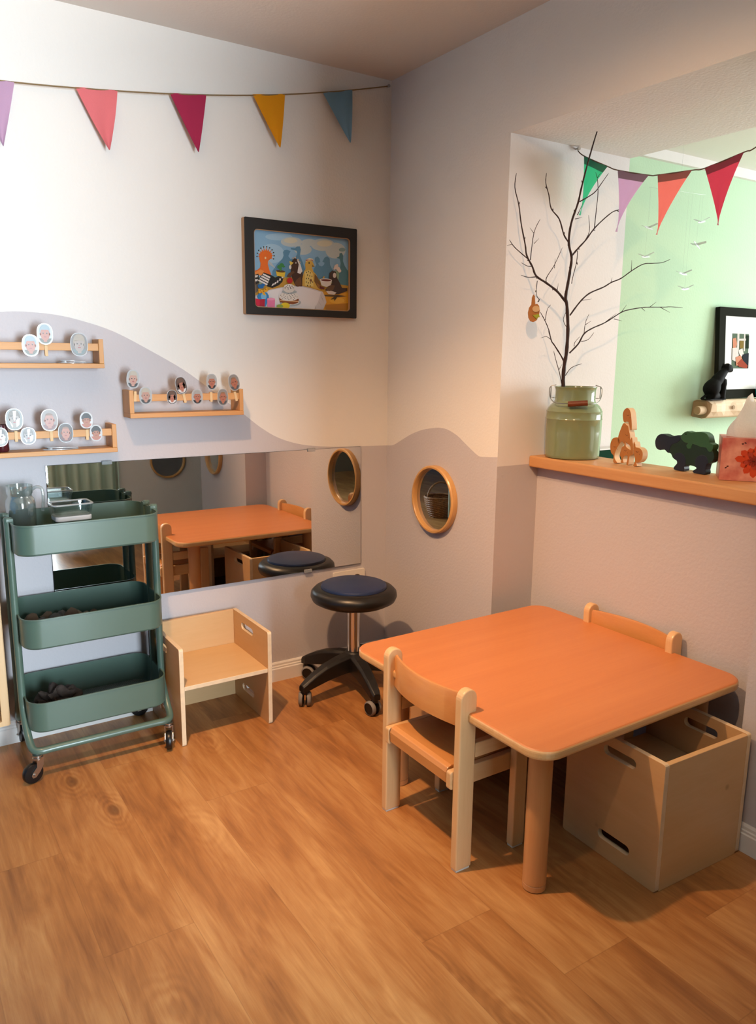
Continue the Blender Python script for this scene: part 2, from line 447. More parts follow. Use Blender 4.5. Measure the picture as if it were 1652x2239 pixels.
# ------------------------------------------------------------------ the room: corner at the origin, wall_left on y=0, wall_right on x=0
H = 2.334
EX, SOF, SILL, JX, PX = -.691, 2.002, .957, .571, .194     # pillar edge, lintel underside, sill height, wall thickness, alcove panel
RX, RY = .058, -1.634                                      # right pillar face and its edge
WAVE = [(-4.0, 1.30), (-2.4, 1.20), (-1.75, 1.33), (-1.55, 1.40), (-1.439, 1.417), (-1.374, 1.421), (-1.28, 1.415), (-1.196, 1.398), (-1.096, 1.366), (-.976, 1.305), (-.866, 1.243),
        (-.784, 1.185), (-.698, 1.121), (-.64, 1.079), (-.572, 1.027), (-.497, .984), (-.399, .954), (-.275, .939), (-.147, .934), (0, .930)]
WAVE_R = [(0, .930), (-.05, .937), (-.115, .966), (-.179, .994), (-.25, 1.016), (-.328, 1.030), (-.37, 1.033), (-.413, 1.029), (-.468, 1.012), (-.51, .990), (-.549, .970), (-.58, .955), (-.601, .950), (-.64, .953), (EX, .958)]

def sheet(bm, pts, mi=0):
    f = bm.faces.new([bm.verts.new(p) for p in pts]); f.material_index = mi

bm = BM(); box(bm, -4.0, 3.6, -5.4, .0, -.05, 0); struct('floor', bm, FLOOR)
bm = BM(); box(bm, -4.0, .9, -5.4, .0, H, H+.05); struct('ceiling', bm, CEIL)

def wavy_wall(bm, wave, P, lo, hi):
    """two paint fields meeting in a hand-painted wave"""
    for (a, za), (b, zb) in zip(wave, wave[1:]):
        sheet(bm, [P(a, lo), P(b, lo), P(b, zb), P(a, za)], 1)
        sheet(bm, [P(a, za), P(b, zb), P(b, hi), P(a, hi)], 0)
fine = [(p.x, p.y) for p in smooth_pts([(a, b, 0) for a, b in WAVE], 4)]
bm = BM(); wavy_wall(bm, fine, lambda a, z: (a, 0, z), 0, H); bmesh.ops.remove_doubles(bm, verts=bm.verts[:], dist=1e-5); struct('wall_left', bm, [WHITE, GREY])
# right wall: pillar with the wave, lintel over the hatch, low right pillar
fine_r = [(p.x, p.y) for p in smooth_pts([(a, b, 0) for a, b in WAVE_R], 4)]
bm = BM()
wavy_wall(bm, fine_r, lambda a, z: (0, a, z), 0, SOF)
for (a, za), (b, zb) in zip(fine_r, fine_r[1:]):
    sheet(bm, [(0, a, SOF), (0, b, SOF), (0, b, H), (0, a, H)], 0)
sheet(bm, [(0, EX, SOF), (0, -1.634, SOF), (0, -1.634, H), (0, EX, H)], 0)
bmesh.ops.remove_doubles(bm, verts=bm.verts[:], dist=1e-5)
struct('wall_right', bm, [WHITE, GREY])
# lintel underside and hatch jambs
bm = BM(); sheet(bm, [(0, EX, SOF), (JX, EX, SOF), (JX, -1.9, SOF), (0, -1.9, SOF)]); struct('trim_1', bm, WHITE, 'white underside of the lintel over the hatch')
bm = BM()
for x0, x1 in ((0, PX), (PX, JX)):
    sheet(bm, [(x0, EX, 0), (x1, EX, 0), (x1, EX, .925), (x0, EX, .925)], 1)
    sheet(bm, [(x0, EX, .925), (x1, EX, .925), (x1, EX, SOF), (x0, EX, SOF)], 0)
struct('wall_hatch_left', bm, [JAMB, GREY])
bm = BM(); box(bm, PX, .345, RY, EX, 0, SILL-.042); struct('wall_alcove', bm, GREY)
bm = BM()
box(bm, RX, JX, -2.39, RY, 0, .93, 1); box(bm, RX, JX, -2.39, RY, .93, H, 0); struct('wall_right_pillar', bm, [WHITE, GREY])
bm = BM(); sheet(bm, [(.9, -3.0, 0), (.9, -2.39, 0), (.9, -2.39, H), (.9, -3.0, H)]); sheet(bm, [(RX, -2.39, H), (.9, -2.39, H), (.9, -3, H), (RX, -3, H)])
sheet(bm, [(JX, -2.39, 0), (.9, -2.39, 0), (.9, -2.39, H), (JX, -2.39, H)]); struct('wall_recess', bm, WHITE)
bm = BM(); box(bm, -.36, .9, -3.12, -3.02, 0, H); struct('wall_front', bm, WHITE)
bm = BM(); box(bm, -4.1, -4.0, -5.4, 0, 0, H); struct('wall_far_left', bm, wall_paint('blue_daylight_tint', '#5b9bd6'))  # blue put into the unseen wall to imitate daylight in the round mirror
bm = BM()
# back wall with a wide window opening
box(bm, -4.0, -1.32, -5.5, -5.4, 0, H); box(bm, -.08, .9, -5.5, -5.4, 0, H); box(bm, -1.32, -.08, -5.5, -5.4, 0, .1); box(bm, -1.32, -.08, -5.5, -5.4, 2.1, H)
struct('wall_back', bm, DIMWALL)
bm = BM(); box(bm, .8, .9, -5.4, -3.12, 0, H); struct('wall_back_side', bm, DIMWALL)
# the mint green room behind the hatch
G2 = 2.052
bm = BM(); sheet(bm, [(JX, EX, 0), (3.6, EX, 0), (3.6, EX, G2), (JX, EX, G2)]); struct('wall_green', bm, GREEN)
bm = BM(); sheet(bm, [(JX, EX, G2), (3.6, EX, G2), (3.6, -3.4, G2), (JX, -3.4, G2)]); sheet(bm, [(JX, EX, SOF), (JX, -3.4, SOF), (JX, -3.4, G2), (JX, EX, G2)]); struct('ceiling_green_room', bm, wall_paint('green_room_ceiling', '#eef2e6', .1))
bm = BM(); box(bm, JX+.01, 3.6, EX-.018, EX, 2.016, G2); struct('trim_2', bm, SKIRT, 'white moulding between the green wall and its ceiling')
bm = BM()
box(bm, 3.6, 3.7, -1.1, EX, 0, G2); box(bm, 3.6, 3.7, -3.4, -2.9, 0, G2); box(bm, 3.6, 3.7, -2.9, -1.1, 0, .7); struct('wall_green_side', bm, WHITE)
bm = BM(); box(bm, JX, 3.6, -3.5, -3.4, 0, G2); struct('wall_green_back', bm, WHITE)
# windows: frames and panes in the two openings, daylight comes in through them
bm = BM()
for a, b in ((-1.32, -1.26), (-.14, -.08)): box(bm, a, b, -5.46, -5.42, .1, 2.1)
for a, b in ((.1, .16), (2.04, 2.1)): box(bm, -1.32, -.08, -5.46, -5.42, a, b)
w1 = struct('window_1', bm, SKIRT)
bm = BM()
for a, b in ((-2.9, -2.84), (-2.03, -1.97), (-1.16, -1.1)): box(bm, 3.63, 3.67, a, b, .7, 2.05)
for a, b in ((.7, .76), (1.99, 2.05)): box(bm, 3.63, 3.67, -2.9, -1.1, a, b)
w2 = struct('window_2', bm, SKIRT)

# skirting boards with a stepped profile
def skirting(name, P, a, b):
    prof = [(0, 0), (.014, 0), (.014, .052), (.0105, .055), (.0105, .061), (.0075, .064), (.0075, .072), (.004, .078), (0, .078)]
    bm = BM(); r0 = [bm.verts.new(P(a, d, z)) for d, z in prof]; r1 = [bm.verts.new(P(b, d, z)) for d, z in prof]
    for i in range(len(prof)-1): bm.faces.new((r0[i], r0[i+1], r1[i+1], r1[i]))
    bm.faces.new(r0[::-1]); bm.faces.new(r1)
    struct(name, bm, SKIRT)
skirting('baseboard_left', lambda a, d, z: (a, -d, z), -4.0, -.001)
skirting('baseboard_pillar', lambda a, d, z: (-d, a, z), -.014, EX)
skirting('baseboard_alcove', lambda a, d, z: (PX-d, a, z), EX, RY)
skirting('baseboard_right', lambda a, d, z: (RX-d, a, z), -2.39, RY)
skirting('baseboard_front', lambda a, d, z: (a, -3.0+d, z), -.36, .9)
bm = BM()
prism(bm, [(.147, EX), (.147, RY), (.35, RY), (.35, EX)], .04, M=mov(0, 0, SILL-.041)); struct('windowsill', bm, SILLW, 'beech sill board under the hatch', bevel=.006, segs=3)

# ------------------------------------------------------------------ table
YAW = math.radians(.837)
def make_table():
    t = thing('table', 'low square beech table with rounded corners and round legs', 'table', (-.2473, -1.1875, 0), YAW)
    bm = BM(); prism(bm, rrect(-.397, .397, -.3985, .3985, .062, 10), .0265, M=mov(0, 0, .408), mi=0, edge_mi=1)
    obj('tabletop', bm, [TOPW, RIMW], t, bevel=.009, segs=4)
    for sx, sy in ((-1, -1), (-1, 1), (1, -1), (1, 1)):
        lx = -.287 if sx < 0 else .336
        bm = BM(); lathe(bm, [(0, .0185), (.0286, .0185), (.0295, .0195), (.0295, .407), (0, .407)], 32)
        l = obj('leg', bm, LEGW, t, loc=(lx, sy*.292, 0))
        bm = BM(); lathe(bm, [(0, 0), (.0265, 0), (.0292, .003), (.0295, .0172), (.0286, .0182), (0, .0182)], 32)
        obj('foot', bm, LEGW, l)
    return t
table = make_table()

# ------------------------------------------------------------------ toddler chairs: seat faces +x
def make_chair():
    t = thing('toddler_chair', 'light beech toddler chair in front of the table, its curved back to the room', 'chair', (-.547, -1.167, 0))
    for sy in (-1, 1):
        y = sy*.1615
        prof = [(-.118, .004), (-.067, .004)] + [(-.0925+.0255*math.cos(a), .4705+.0255*math.sin(a)) for a in [PI*i/12 for i in range(13)]]
        bm = BM(); prism(bm, prof, .024, M=mov(0, y+.012, 0) @ rot('X', 90)); l = obj('back_post', bm, BEECH, t, bevel=.004, segs=3)
        bm = BM(); box(bm, -.115, -.072, y-.010, y+.010, 0, .0045); obj('glide', bm, PAD, l)
        bm = BM(); prism(bm, rrect(.075, .117, .004, .352, .006, 3), .024, M=mov(0, y+.012, 0) @ rot('X', 90)); l = obj('front_leg', bm, BEECH, t, bevel=.003, segs=2)
        bm = BM(); box(bm, .078, .114, y-.010, y+.010, 0, .0045); obj('glide', bm, PAD, l)
        yi = y-sy*.0215
        bm = BM(); prism(bm, rrect(-.125, .112, .222, .272, .007, 3), .018, M=mov(0, yi+.009, 0) @ rot('X', 90)); obj('seat_rail', bm, BEECHX, t, bevel=.0025)
        bm = BM(); prism(bm, rrect(-.066, .076, .306, .346, .004, 3), .020, M=mov(0, y+.010, 0) @ rot('X', 90)); obj('arm_rail', bm, BEECHX, t, bevel=.0025)
    # seat: plywood with a rolled-down rear edge
    prof = [(-.121, .232), (-.123, .262), (-.118, .274), (-.106, .279), (-.03, .274), (.05, .274), (.105, .279), (.122, .272), (.124, .255), (.118, .255), (.104, .268), (.05, .263), (-.03, .263), (-.104, .268), (-.112, .258), (-.111, .232)]
    bm = BM(); prism(bm, prof, .256, M=mov(0, .128, 0) @ rot('X', 90)); obj('seat', bm, SEATW, t, bevel=.002)
    # backrest: bowed board between the posts
    n = 20; bm = BM(); rings = []
    for i in range(n+1):
        y = -.151+.302*i/n; s = 1-(2*i/n-1)**2
        x = -.088-.030*s
        rings.append([bm.verts.new((x+a, y, z)) for a, z in ((-.006, .386+.004*s), (-.0065, .470), (-.003, .4765), (.003, .4765), (.0065, .470), (.006, .386+.004*s))])
    for A, B in zip(rings, rings[1:]):
        for k in range(6): bm.faces.new((A[k], A[(k+1) % 6], B[(k+1) % 6], B[k])).smooth = True
    bm.faces.new(rings[0]); bm.faces.new(rings[-1][::-1]); obj('backrest', bm, SEATW, t)
    return t
chair = make_chair()
dup(chair, (.062, -1.176, 0), PI, 'beech toddler chair tucked in the alcove behind the table, only its back showing')

# ------------------------------------------------------------------ cube chairs: three-sided ply seats, open towards -y
def make_cube():
    t = thing('cube_chair', 'birch plywood cube chair between the green trolley and the stool', 'chair', (-.867, -.179, 0))
    W, D, HH, T = .1665, .159, .345, .015
    def slot(cx, cz, l=.105, h=.026): return rrect(cx-l/2, cx+l/2, cz-h/2, cz+h/2, h/2-.001, 5)
    for s in (-1, 1):
        bm = BM(); x = W if s > 0 else -W+T
        prism(bm, rrect(-D, D, 0, HH, .008, 3), T, [slot(.02, .303), slot(.02, .062)], M=mov(x, 0, 0) @ Matrix(((0, 0, -1, 0), (1, 0, 0, 0), (0, 1, 0, 0), (0, 0, 0, 1))), mi=0, edge_mi=1)
        obj('side_panel', bm, [BIRCHZ, PLYEDGE], t, bevel=.0015)
    bm = BM(); box(bm, -W+T, W-T, D-T, D, .0, HH-.002); obj('back_panel', bm, BIRCH, t, bevel=.0015)
    bm = BM(); prism(bm, [(-W+T, -D+.002), (W-T, -D+.002), (W-T, D-T), (-W+T, D-T)], T, M=mov(0, 0, .196), edge_mi=1); obj('seat', bm, [BIRCH, PLYEDGE], t, bevel=.0015)
    return t
cube = make_cube()
# under the table: back panel flush with the outside
dup(cube, (-.124, -1.509, 0), math.radians(178), 'plywood cube chair under the near right corner of the table, used as an open box')
dup(cube, (-.175, -.842, 0), 0, 'plywood cube chair pushed under the far side of the table, seen in the wall mirror')

# ------------------------------------------------------------------ rolling stool
def make_stool():
    t = thing('rolling_stool', 'round navy and black swivel stool on castors in the corner', 'stool', (-.31, -.25, 0))
    bm = BM(); lathe(bm, [(0, .352), (.10, .352), (.14, .357), (.160, .368), (.1665, .383), (.164, .398), (.152, .410), (.136, .416), (.128, .416), (.126, .412), (0, .412)], 64); obj('seat_ring', bm, BLACKF, t, label='thick black rim round the cushion')
    bm = BM(); lathe(bm, [(0, .405), (.1265, .405), (.1275, .418), (.124, .4245), (.115, .4275), (.05, .4295), (0, .430)], 64); obj('seat_cushion', bm, BLUEV, t, label='navy blue round cushion')
    bm = BM(); lathe(bm, [(0, .3), (.013, .3), (.013, .352), (0, .352)], 24); lathe(bm, [(.013, .345), (.05, .345), (.06, .3525), (.013, .3525)], 24, mi=1); obj('piston', bm, [CHROME, BLACKP], t)
    bm = BM(); lathe(bm, [(.0135, .322), (.022, .322), (.0275, .331), (.0275, .336), (.0135, .336)], 32); obj('collar', bm, BLACKP, t)
    bm = BM(); lathe(bm, [(0, .13), (.0245, .13), (.0245, .323), (.013, .325), (0, .325)], 32); obj('column', bm, CHROME, t, label='chrome column')
    bm = BM(); lathe(bm, [(0, .085), (.030, .085), (.044, .11), (.048, .135), (.038, .155), (.027, .165), (0, .165)], 32)
    for k in range(5):
        a = math.radians(187+72*k); M = rot('Z', math.degrees(a))
        sec = [(.02, .030, .092, .160), (.08, .027, .090, .152), (.14, .0235, .082, .138), (.19, .021, .072, .118), (.225, .019, .064, .100), (.248, .014, .062, .086)]
        rings = []
        for r, w, z0, z1 in sec:
            rings.append([bm.verts.new(M @ Vector((r, y, z))) for y, z in ((-w, z0), (w, z0), (w, z1-.008), (w*.6, z1), (-w*.6, z1), (-w, z1-.008))])
        for A, B in zip(rings, rings[1:]):
            for q in range(6): bm.faces.new((A[q], A[(q+1) % 6], B[(q+1) % 6], B[q]))
        bm.faces.new(rings[-1]); bm.faces.new(rings[0][::-1])
    obj('star_base', bm, BLACKP, t, bevel=.003, segs=3)
    for k in range(5):
        a = math.radians(187+72*k); sw = a+[.9, .4, 1.6, -.5, .3][k]
        px, py = .232*math.cos(a), .232*math.sin(a)
        R = mov(px, py, 0) @ rot('Z', math.degrees(sw))
        bm = BM(); lathe(bm, [(0, .05), (.011, .05), (.011, .074), (0, .074)], 16, R)
        for s in (-1, 1):
            lathe(bm, [(0, 0), (.018, 0), (.0265, .003), (.0265, .012), (.022, .017), (0, .018)], 28, R @ mov(-.012, .004 if s > 0 else -.004, .027) @ rot('X', -90 if s > 0 else 90))
        box_v = [R @ Vector(p) for p in ()]
        c = obj('castor', bm, BLACKP, t)
        bm = BM()
        for s in (-1, 1):
            lathe(bm, [(.0215, .0185), (.0215, .0195), (.0255, .0160), (.0272, .0115), (.0272, .006), (.0262, .006)], 28, R @ mov(-.012, .004 if s > 0 else -.004, .0272) @ rot('X', -90 if s > 0 else 90))
        obj('tyre', bm, RUBBER, c)
    t.scale.z = 1.03
    return t
make_stool()

# ------------------------------------------------------------------ trolley
TR = (-1.2715, -.155)
def make_trolley():
    t = thing('kitchen_trolley', 'grey green three tier metal trolley in front of the long mirror', 'trolley', (TR[0], TR[1], 0))
    HX, HY, R = .2150, .137, .052
    def tray(z0, z1, meshy):
        out, ins = rrect(-HX, HX, -HY, HY, R, 8), rrect(-HX+.0025, HX-.0025, -HY+.0025, HY-.0025, R-.0025, 8)
        bm = BM(); n = len(out)
        def ring(l, z): return [bm.verts.new((x, y, z)) for x, y in l]
        def wl(A, B):
            for i in range(n): bm.faces.new((A[i], A[(i+1) % n], B[(i+1) % n], B[i])).smooth = True
        lip = rrect(-HX-.002, HX+.002, -HY-.002, HY+.002, R+.002, 8)
        small = rrect(-HX+.006, HX-.006, -HY+.006, HY-.006, R-.006, 8)
        a = ring(small, z0); b = ring(out, z0+.006); c = ring(out, z1-.005); d = ring(lip, z1-.004); e = ring(lip, z1); f = ring(ins, z1); g = ring(ins, z0+.003)
        for A, B in ((a, b), (b, c), (c, d), (d, e), (e, f), (f, g)): wl(A, B)
        tr = obj('tray', bm, OLIVE, t)
        bm = BM(); prism(bm, small, .0018, M=mov(0, 0, z0)); obj('tray_floor', bm, OLIVEMESH if meshy else OLIVE, tr)
        return tr
    tray(.703, .797, False); tray(.412, .508, False); tray(.142, .240, True)
    # two U-shaped tube frames, bent forward at the foot and running along the long side
    for sy, ys, yb in ((-1, -.040, -.150), (1, .040, .128)):
        P = [(-.2205, ys, .803), (-.2205, ys, .45), (-.2205, ys, .24), (-.2205, ys+.10*(yb-ys), .185), (-.2195, ys+.50*(yb-ys), .128), (-.2150, ys+.86*(yb-ys), .100), (-.195, yb, .094), (-.150, yb, .094), (0, yb, .094)]
        half = smooth_pts(P, 6); path = half+[Vector((-p.x, p.y, p.z)) for p in half[-2::-1]]
        bm = BM(); tube(bm, path, .0115, 14); fr = obj('tube_frame', bm, OLIVE, t)
        for sx in (-1, 1):
            bm = BM(); lathe(bm, [(0, .798), (.0122, .798), (.0126, .804), (.010, .810), (0, .812)], 16, mov(sx*.2205, ys, 0)); obj('end_cap', bm, OLIVE, fr)
        if sy < 0:
            bm = BM(); lathe(bm, [(.0112, -.003), (.0123, -.003), (.0123, .003), (.0112, .003)], 16, mov(.01, yb, .094) @ rot('Y', 90)); obj('joint_ring', bm, OLIVE, fr)
    for sx in (-1, 1):      # brackets over the rim of the top tray
        for y in (-.040, .040):
            bm = BM(); box(bm, sx*.216-.010, sx*.216+.010, y-.012, y+.012, .797, .807); box(bm, sx*.216-.0045-sx*.006, sx*.216+.0045-sx*.006, y-.009, y+.009, .74, .80); obj('rim_bracket', bm, OLIVE, t, bevel=.001)
    # castors
    for sx, sy, a in ((-1, -1, 200), (1, -1, 250), (-1, 1, 100), (1, 1, 170)):
        yb = -.150 if sy < 0 else .128
        cx = sx*.205; R = mov(cx, yb, 0) @ rot('Z', a)
        bm = BM(); lathe(bm, [(0, .072), (.009, .072), (.016, .073), (.016, .0775), (.012, .079), (.012, .082), (.015, .083), (.015, .086), (.006, .087), (.006, .094), (0, .094)], 20, R)
        for s in (-1, 1):
            prof = [(-.013, .078), (.010, .078), (.011, .052), (.026, .037), (.030, .030), (.026, .021), (.016, .021), (.002, .034), (-.010, .052)]
            prism(bm, prof, .0022, M=R @ mov(0, s*.0125+.0011, 0) @ rot('X', 90))
            lathe(bm, [(0, 0), (.005, 0), (.004, .003), (0, .0035)], 12, R @ mov(.019, s*.0137, .030) @ rot('X', -90*s))
        box_ = [(-.013, .0765), (.011, .0765), (.011, .079), (-.013, .079)]
        prism(bm, box_, .027, M=R @ mov(0, .0135, 0) @ rot('X', 90))
        c = obj('castor', bm, STEEL, t)
        bm = BM(); lathe(bm, [(0, -.0095), (.020, -.0095), (.0295, -.0085), (.0315, -.005), (.0315, .005), (.0295, .0085), (.020, .0095), (0, .0095)], 40, R @ mov(.019, 0, .0315) @ rot('X', 90)); obj('wheel', bm, WHEELB, c)
    return t
make_trolley()

# glass jug on the top tray
t = thing('glass_jug', 'clear ribbed glass jug at the left end of the top tray', 'jug', (-1.437, -.086, .706))
bm = BM(); n = 72; prof = [(0, .004), (.036, .004), (.040, .010), (.0415, .05), (.0425, .085), (.0445, .110), (.0440, .125), (.042, .138), (.036, .146), (.0355, .152), (.0385, .158), (.0395, .182), (.0378, .182), (.0368, .158), (.0338, .152), (.0345, .146), (.040, .137), (.0420, .124), (.0425, .110), (.0405, .085), (.0395, .05), (.039, .012), (0, .010)]
rings = []
for i, (r, z) in enumerate(prof):
    if r == 0: rings.append([bm.verts.new((0, 0, z))]); continue
    amp = .0013 if .012 < z < .110 and i < 9 else 0
    rings.append([bm.verts.new(((r+amp*math.cos(2*PI*k/n*24))*math.cos(2*PI*k/n), (r+amp*math.cos(2*PI*k/n*24))*math.sin(2*PI*k/n), z)) for k in range(n)])
for A, B in zip(rings, rings[1:]):
    for k in range(n):
        if len(A) == 1: f = bm.faces.new((A[0], B[(k+1) % n], B[k]))
        elif len(B) == 1: f = bm.faces.new((A[k], A[(k+1) % n], B[0]))
        else: f = bm.faces.new((A[k], A[(k+1) % n], B[(k+1) % n], B[k]))
        f.smooth = True
obj('body', bm, GLASSR, t)
bm = BM(); tube(bm, smooth_pts([(.038, 0, .168), (.05, 0, .176), (.066, 0, .172), (.070, 0, .15), (.068, 0, .12), (.066, 0, .100)], 5), .005, 10); obj('handle', bm, GLASSR, t, rotz=math.radians(-25))
# glass food boxes on the top tray
t = thing('food_container', 'rectangular glass food box with a white lid on the top tray', 'food box', (-1.300, -.150, .7055), math.radians(2))
bm = BM(); o_, i_ = rrect(-.052, .052, -.036, .036, .014, 6), rrect(-.047, .047, -.031, .031, .010, 6)
def shell(bm, o_, i_, z0, z1, floor_t, mi=0, flare=0):
    n = len(o_); k = 1+flare
    A = [bm.verts.new((x, y, z0)) for x, y in o_]; B = [bm.verts.new((x*k, y*k, z1)) for x, y in o_]; Cc = [bm.verts.new((x*k, y*k, z1)) for x, y in i_]; D = [bm.verts.new((x, y, z0+floor_t)) for x, y in i_]
    for P, Q in ((A, B), (B, Cc), (Cc, D)):
        for i in range(n):
            f = bm.faces.new((P[i], P[(i+1) % n], Q[(i+1) % n], Q[i])); f.material_index = mi; f.smooth = True
    bm.faces.new(A[::-1]).material_index = mi; bm.faces.new(D).material_index = mi
shell(bm, o_, i_, 0, .072, .004, flare=.06); obj('glass_box', bm, GLASS, t)
bm = BM(); prism(bm, rrect(-.055, .055, -.039, .039, .014, 6), .016, M=mov(0, 0, .0725)); obj('inner_lid', bm, LIDW, t, bevel=.003)
t2 = thing('glass_dish', 'shallow clear glass dish stacked on the white food box lid', 'dish', (-1.302, -.150, .7945), math.radians(2))
bm = BM(); shell(bm, rrect(-.056, .056, -.040, .040, .016, 6), rrect(-.050, .050, -.034, .034, .012, 6), .0, .034, .005, flare=.12); obj('bowl', bm, GLASS, t2)
bm = BM(); prism(bm, rrect(-.064, .064, -.046, .046, .018, 6), .005, [rrect(-.057, .057, -.039, .039, .014, 6)], M=mov(0, 0, .0335)); obj('rim', bm, CLIPM, t2, bevel=.0015)

# stones in the middle tray
names = ['grey', 'brown', 'pale']
spots = [(-1.432, -.095, 1, .019), (-1.405, -.115, 0, .017), (-1.385, -.085, 1, .017), (-1.362, -.110, 0, .018), (-1.335, -.088, 0, .017), (-1.312, -.108, 1, .018), (-1.287, -.090, 2, .014), (-1.262, -.105, 2, .014), (-1.238, -.088, 1, .013), (-1.213, -.100, 0, .011), (-1.418, -.150, 2, .015), (-1.375, -.155, 1, .015), (-1.33, -.150, 0, .014), (-1.29, -.145, 1, .013)]
for i, (x, y, c, r) in enumerate(spots):
    bm = BM(); blob(bm, (0, 0, 0), r, i, .18, (1.25, .95, 1.15), 2)
    o = obj('stone', bm, STONE[c], loc=(x, y, .4135+r*1.3)); o.scale = (1.15, 1.15, 1.35); o.rotation_euler.z = i*1.3
    tag(o, ['grey', 'brown', 'pale'][c]+' stone, one of the '+['grey', 'brown', 'pale'][c]+' ones lying in the middle tray', 'stone', ['grey', 'brown', 'pale'][c]+' stones in the middle tray')
bm = BM(); blob(bm, (0, 0, 0), .038, 5, .40, (1.2, .9, 1.0), 4, freq=4); blob(bm, (.042, .0, .004), .032, 9, .45, (1.0, .9, 1.0), 4, freq=4); blob(bm, (-.03, .0, -.004), .026, 11, .45, (1.0, .9, .9), 4, freq=4)
o = obj('mineral_rock', bm, ROCK, loc=(-1.392, -.160, .180)); tag(o, 'rough rust and grey rock in the bottom tray', 'rock')
# ------------------------------------------------------------------ wall shelves and the clipped portraits
def shelf(x0, z0, label, wood_dir=1, L=.405):
    t = thing('wall_shelf', label, 'shelf', (x0, 0, z0), group='pine rack shelves on the left wall')
    D, HH = .085, .092
    bm = BM(); box(bm, 0, L, -D, -.002, 0, .015); obj('bottom_board', bm, BOARDW, t, bevel=.0015)
    for x in (0, L-.015):
        bm = BM(); box(bm, x, x+.015, -D+.002, -.002, .015, HH); obj('side_panel', bm, SHELFZ, t, bevel=.0015)
    bm = BM(); box(bm, .015, L-.015, -D+.006, -D+.014, .055, .078); obj('rail', bm, BOARDW, t, bevel=.001)
BOARDW = wood('shelf_pine_board', '#d8a367', '#b97f46', 0, .5, 24, contrast=.8)
shelf(-1.560, 1.248, 'pine rack shelf with a rail, highest of the three on the left wall')
shelf(-1.081, 1.084, 'pine rack shelf with a rail, nearest the bird picture')
shelf(-1.533, .975, 'pine rack shelf with a rail, just above the trolley')

PH = {}
def pm(col, rough=.35):
    if col not in PH: PH[col] = plain('print_'+col.lstrip('#'), col, rough, vary=.02)
    return PH[col]
CARD = plain('laminated_card', '#bcc1c5', .2, vary=.01, coat=.5)
GLARE = plain('laminate_glare', '#ffffff', .12, vary=0, coat=1)  # white patches painted over the prints to imitate glare

def face_photo(bm, w, h, hair, skin, shirt, back, style, glare=False):
    """a laminated oval print: local X right, Z up, facing -Y; returns its materials"""
    def put(pts, layer, mi):
        prism(bm, pts, .0003, M=mov(0, -.0013-layer*.0003, 0) @ rot('X', 90), mi=mi)
    def oval(rx, rz, cx=0, cz=0, p=2.5, a0=0, a1=360, n=36):
        out = []
        for i in range(n if a1-a0 == 360 else n+1):
            a = math.radians(a0+(a1-a0)*i/n); c, s = math.cos(a), math.sin(a)
            out.append((cx+rx*math.copysign(abs(c)**(2/p), c), cz+rz*math.copysign(abs(s)**(2/p), s)))
        return out
    a, b = w/2, h/2
    prism(bm, oval(a, b), .0012, M=rot('X', 90), mi=0)
    put(oval(a*.93, b*.95), 0, 1)
    put(oval(a*.82, b*.88, 0, 0, 2.3, 205, 335), 1, 4)                                  # clothing
    put([(-a*.2, -b*.75), (a*.2, -b*.75), (a*.22, -b*.25), (-a*.22, -b*.25)], 2, 3)     # neck
    if style != 'bald':
        put(oval(a*.66, b*.66, 0, b*.22, 2.2), 2, 2)                                   # hair behind
    if style == 'long':
        put(oval(a*.2, b*.4, a*.5, -b*.05), 3, 2); put(oval(a*.16, b*.36, -a*.52, 0), 3, 2)
    put(oval(a*.56, b*.6, 0, -b*.02, 2.1), 3, 3)
    for s in (-1, 1):
        put(oval(a*.09, b*.12, s*a*.58, -b*.02), 3, 3)                                 # ears
    if style == 'curly':
        for i in range(9):
            t = PI*(i/8); put(oval(a*.2, b*.17, a*.55*math.cos(t), b*.30+b*.34*math.sin(t), 2), 4+.06*i, 2)
        for i in range(5): put(oval(a*.17, b*.14, a*(-.36+.18*i), b*.40, 2), 4.6+.06*i, 2)
    elif style in ('short', 'long'):
        put(oval(a*.58, b*.38, 0, b*.32, 2.1, 0, 180), 4, 2)
        put([(-a*.5, b*.34), (-a*.1, b*.34), (-a*.4, b*.2)], 4, 2)
    elif style == 'bonnet':
        put(oval(a*.64, b*.5, 0, b*.3, 2.2, 10, 170), 4, 2)
    elif style == 'bald':
        put(oval(a*.5, b*.3, 0, b*.34, 2.1, 20, 160), 4, 2)
    for s in (-1, 1):
        put(oval(a*.085, b*.045, s*a*.22, b*.06), 5, 5)
        put([(s*a*.12, b*.155), (s*a*.34, b*.145), (s*a*.33, b*.175), (s*a*.13, b*.185)], 5, 2)
    put([(-a*.07, -b*.14), (a*.07, -b*.14), (0, b*.02)], 5, 6)
    put(oval(a*.17, b*.05, 0, -b*.27), 5, 7)
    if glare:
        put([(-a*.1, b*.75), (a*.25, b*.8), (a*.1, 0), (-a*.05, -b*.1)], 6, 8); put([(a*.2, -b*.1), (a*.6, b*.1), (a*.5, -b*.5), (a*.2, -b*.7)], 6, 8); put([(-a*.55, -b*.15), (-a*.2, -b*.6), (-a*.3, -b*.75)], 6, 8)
    dk = lambda c: pm('#'+''.join('%02x' % int(int(c[i:i+2], 16)*.86) for i in (1, 3, 5)))
    return [CARD, dk(back), dk(hair), dk(skin), dk(shirt), pm('#2a1f1a'), pm('#a8705a'), pm('#984a45'), GLARE]

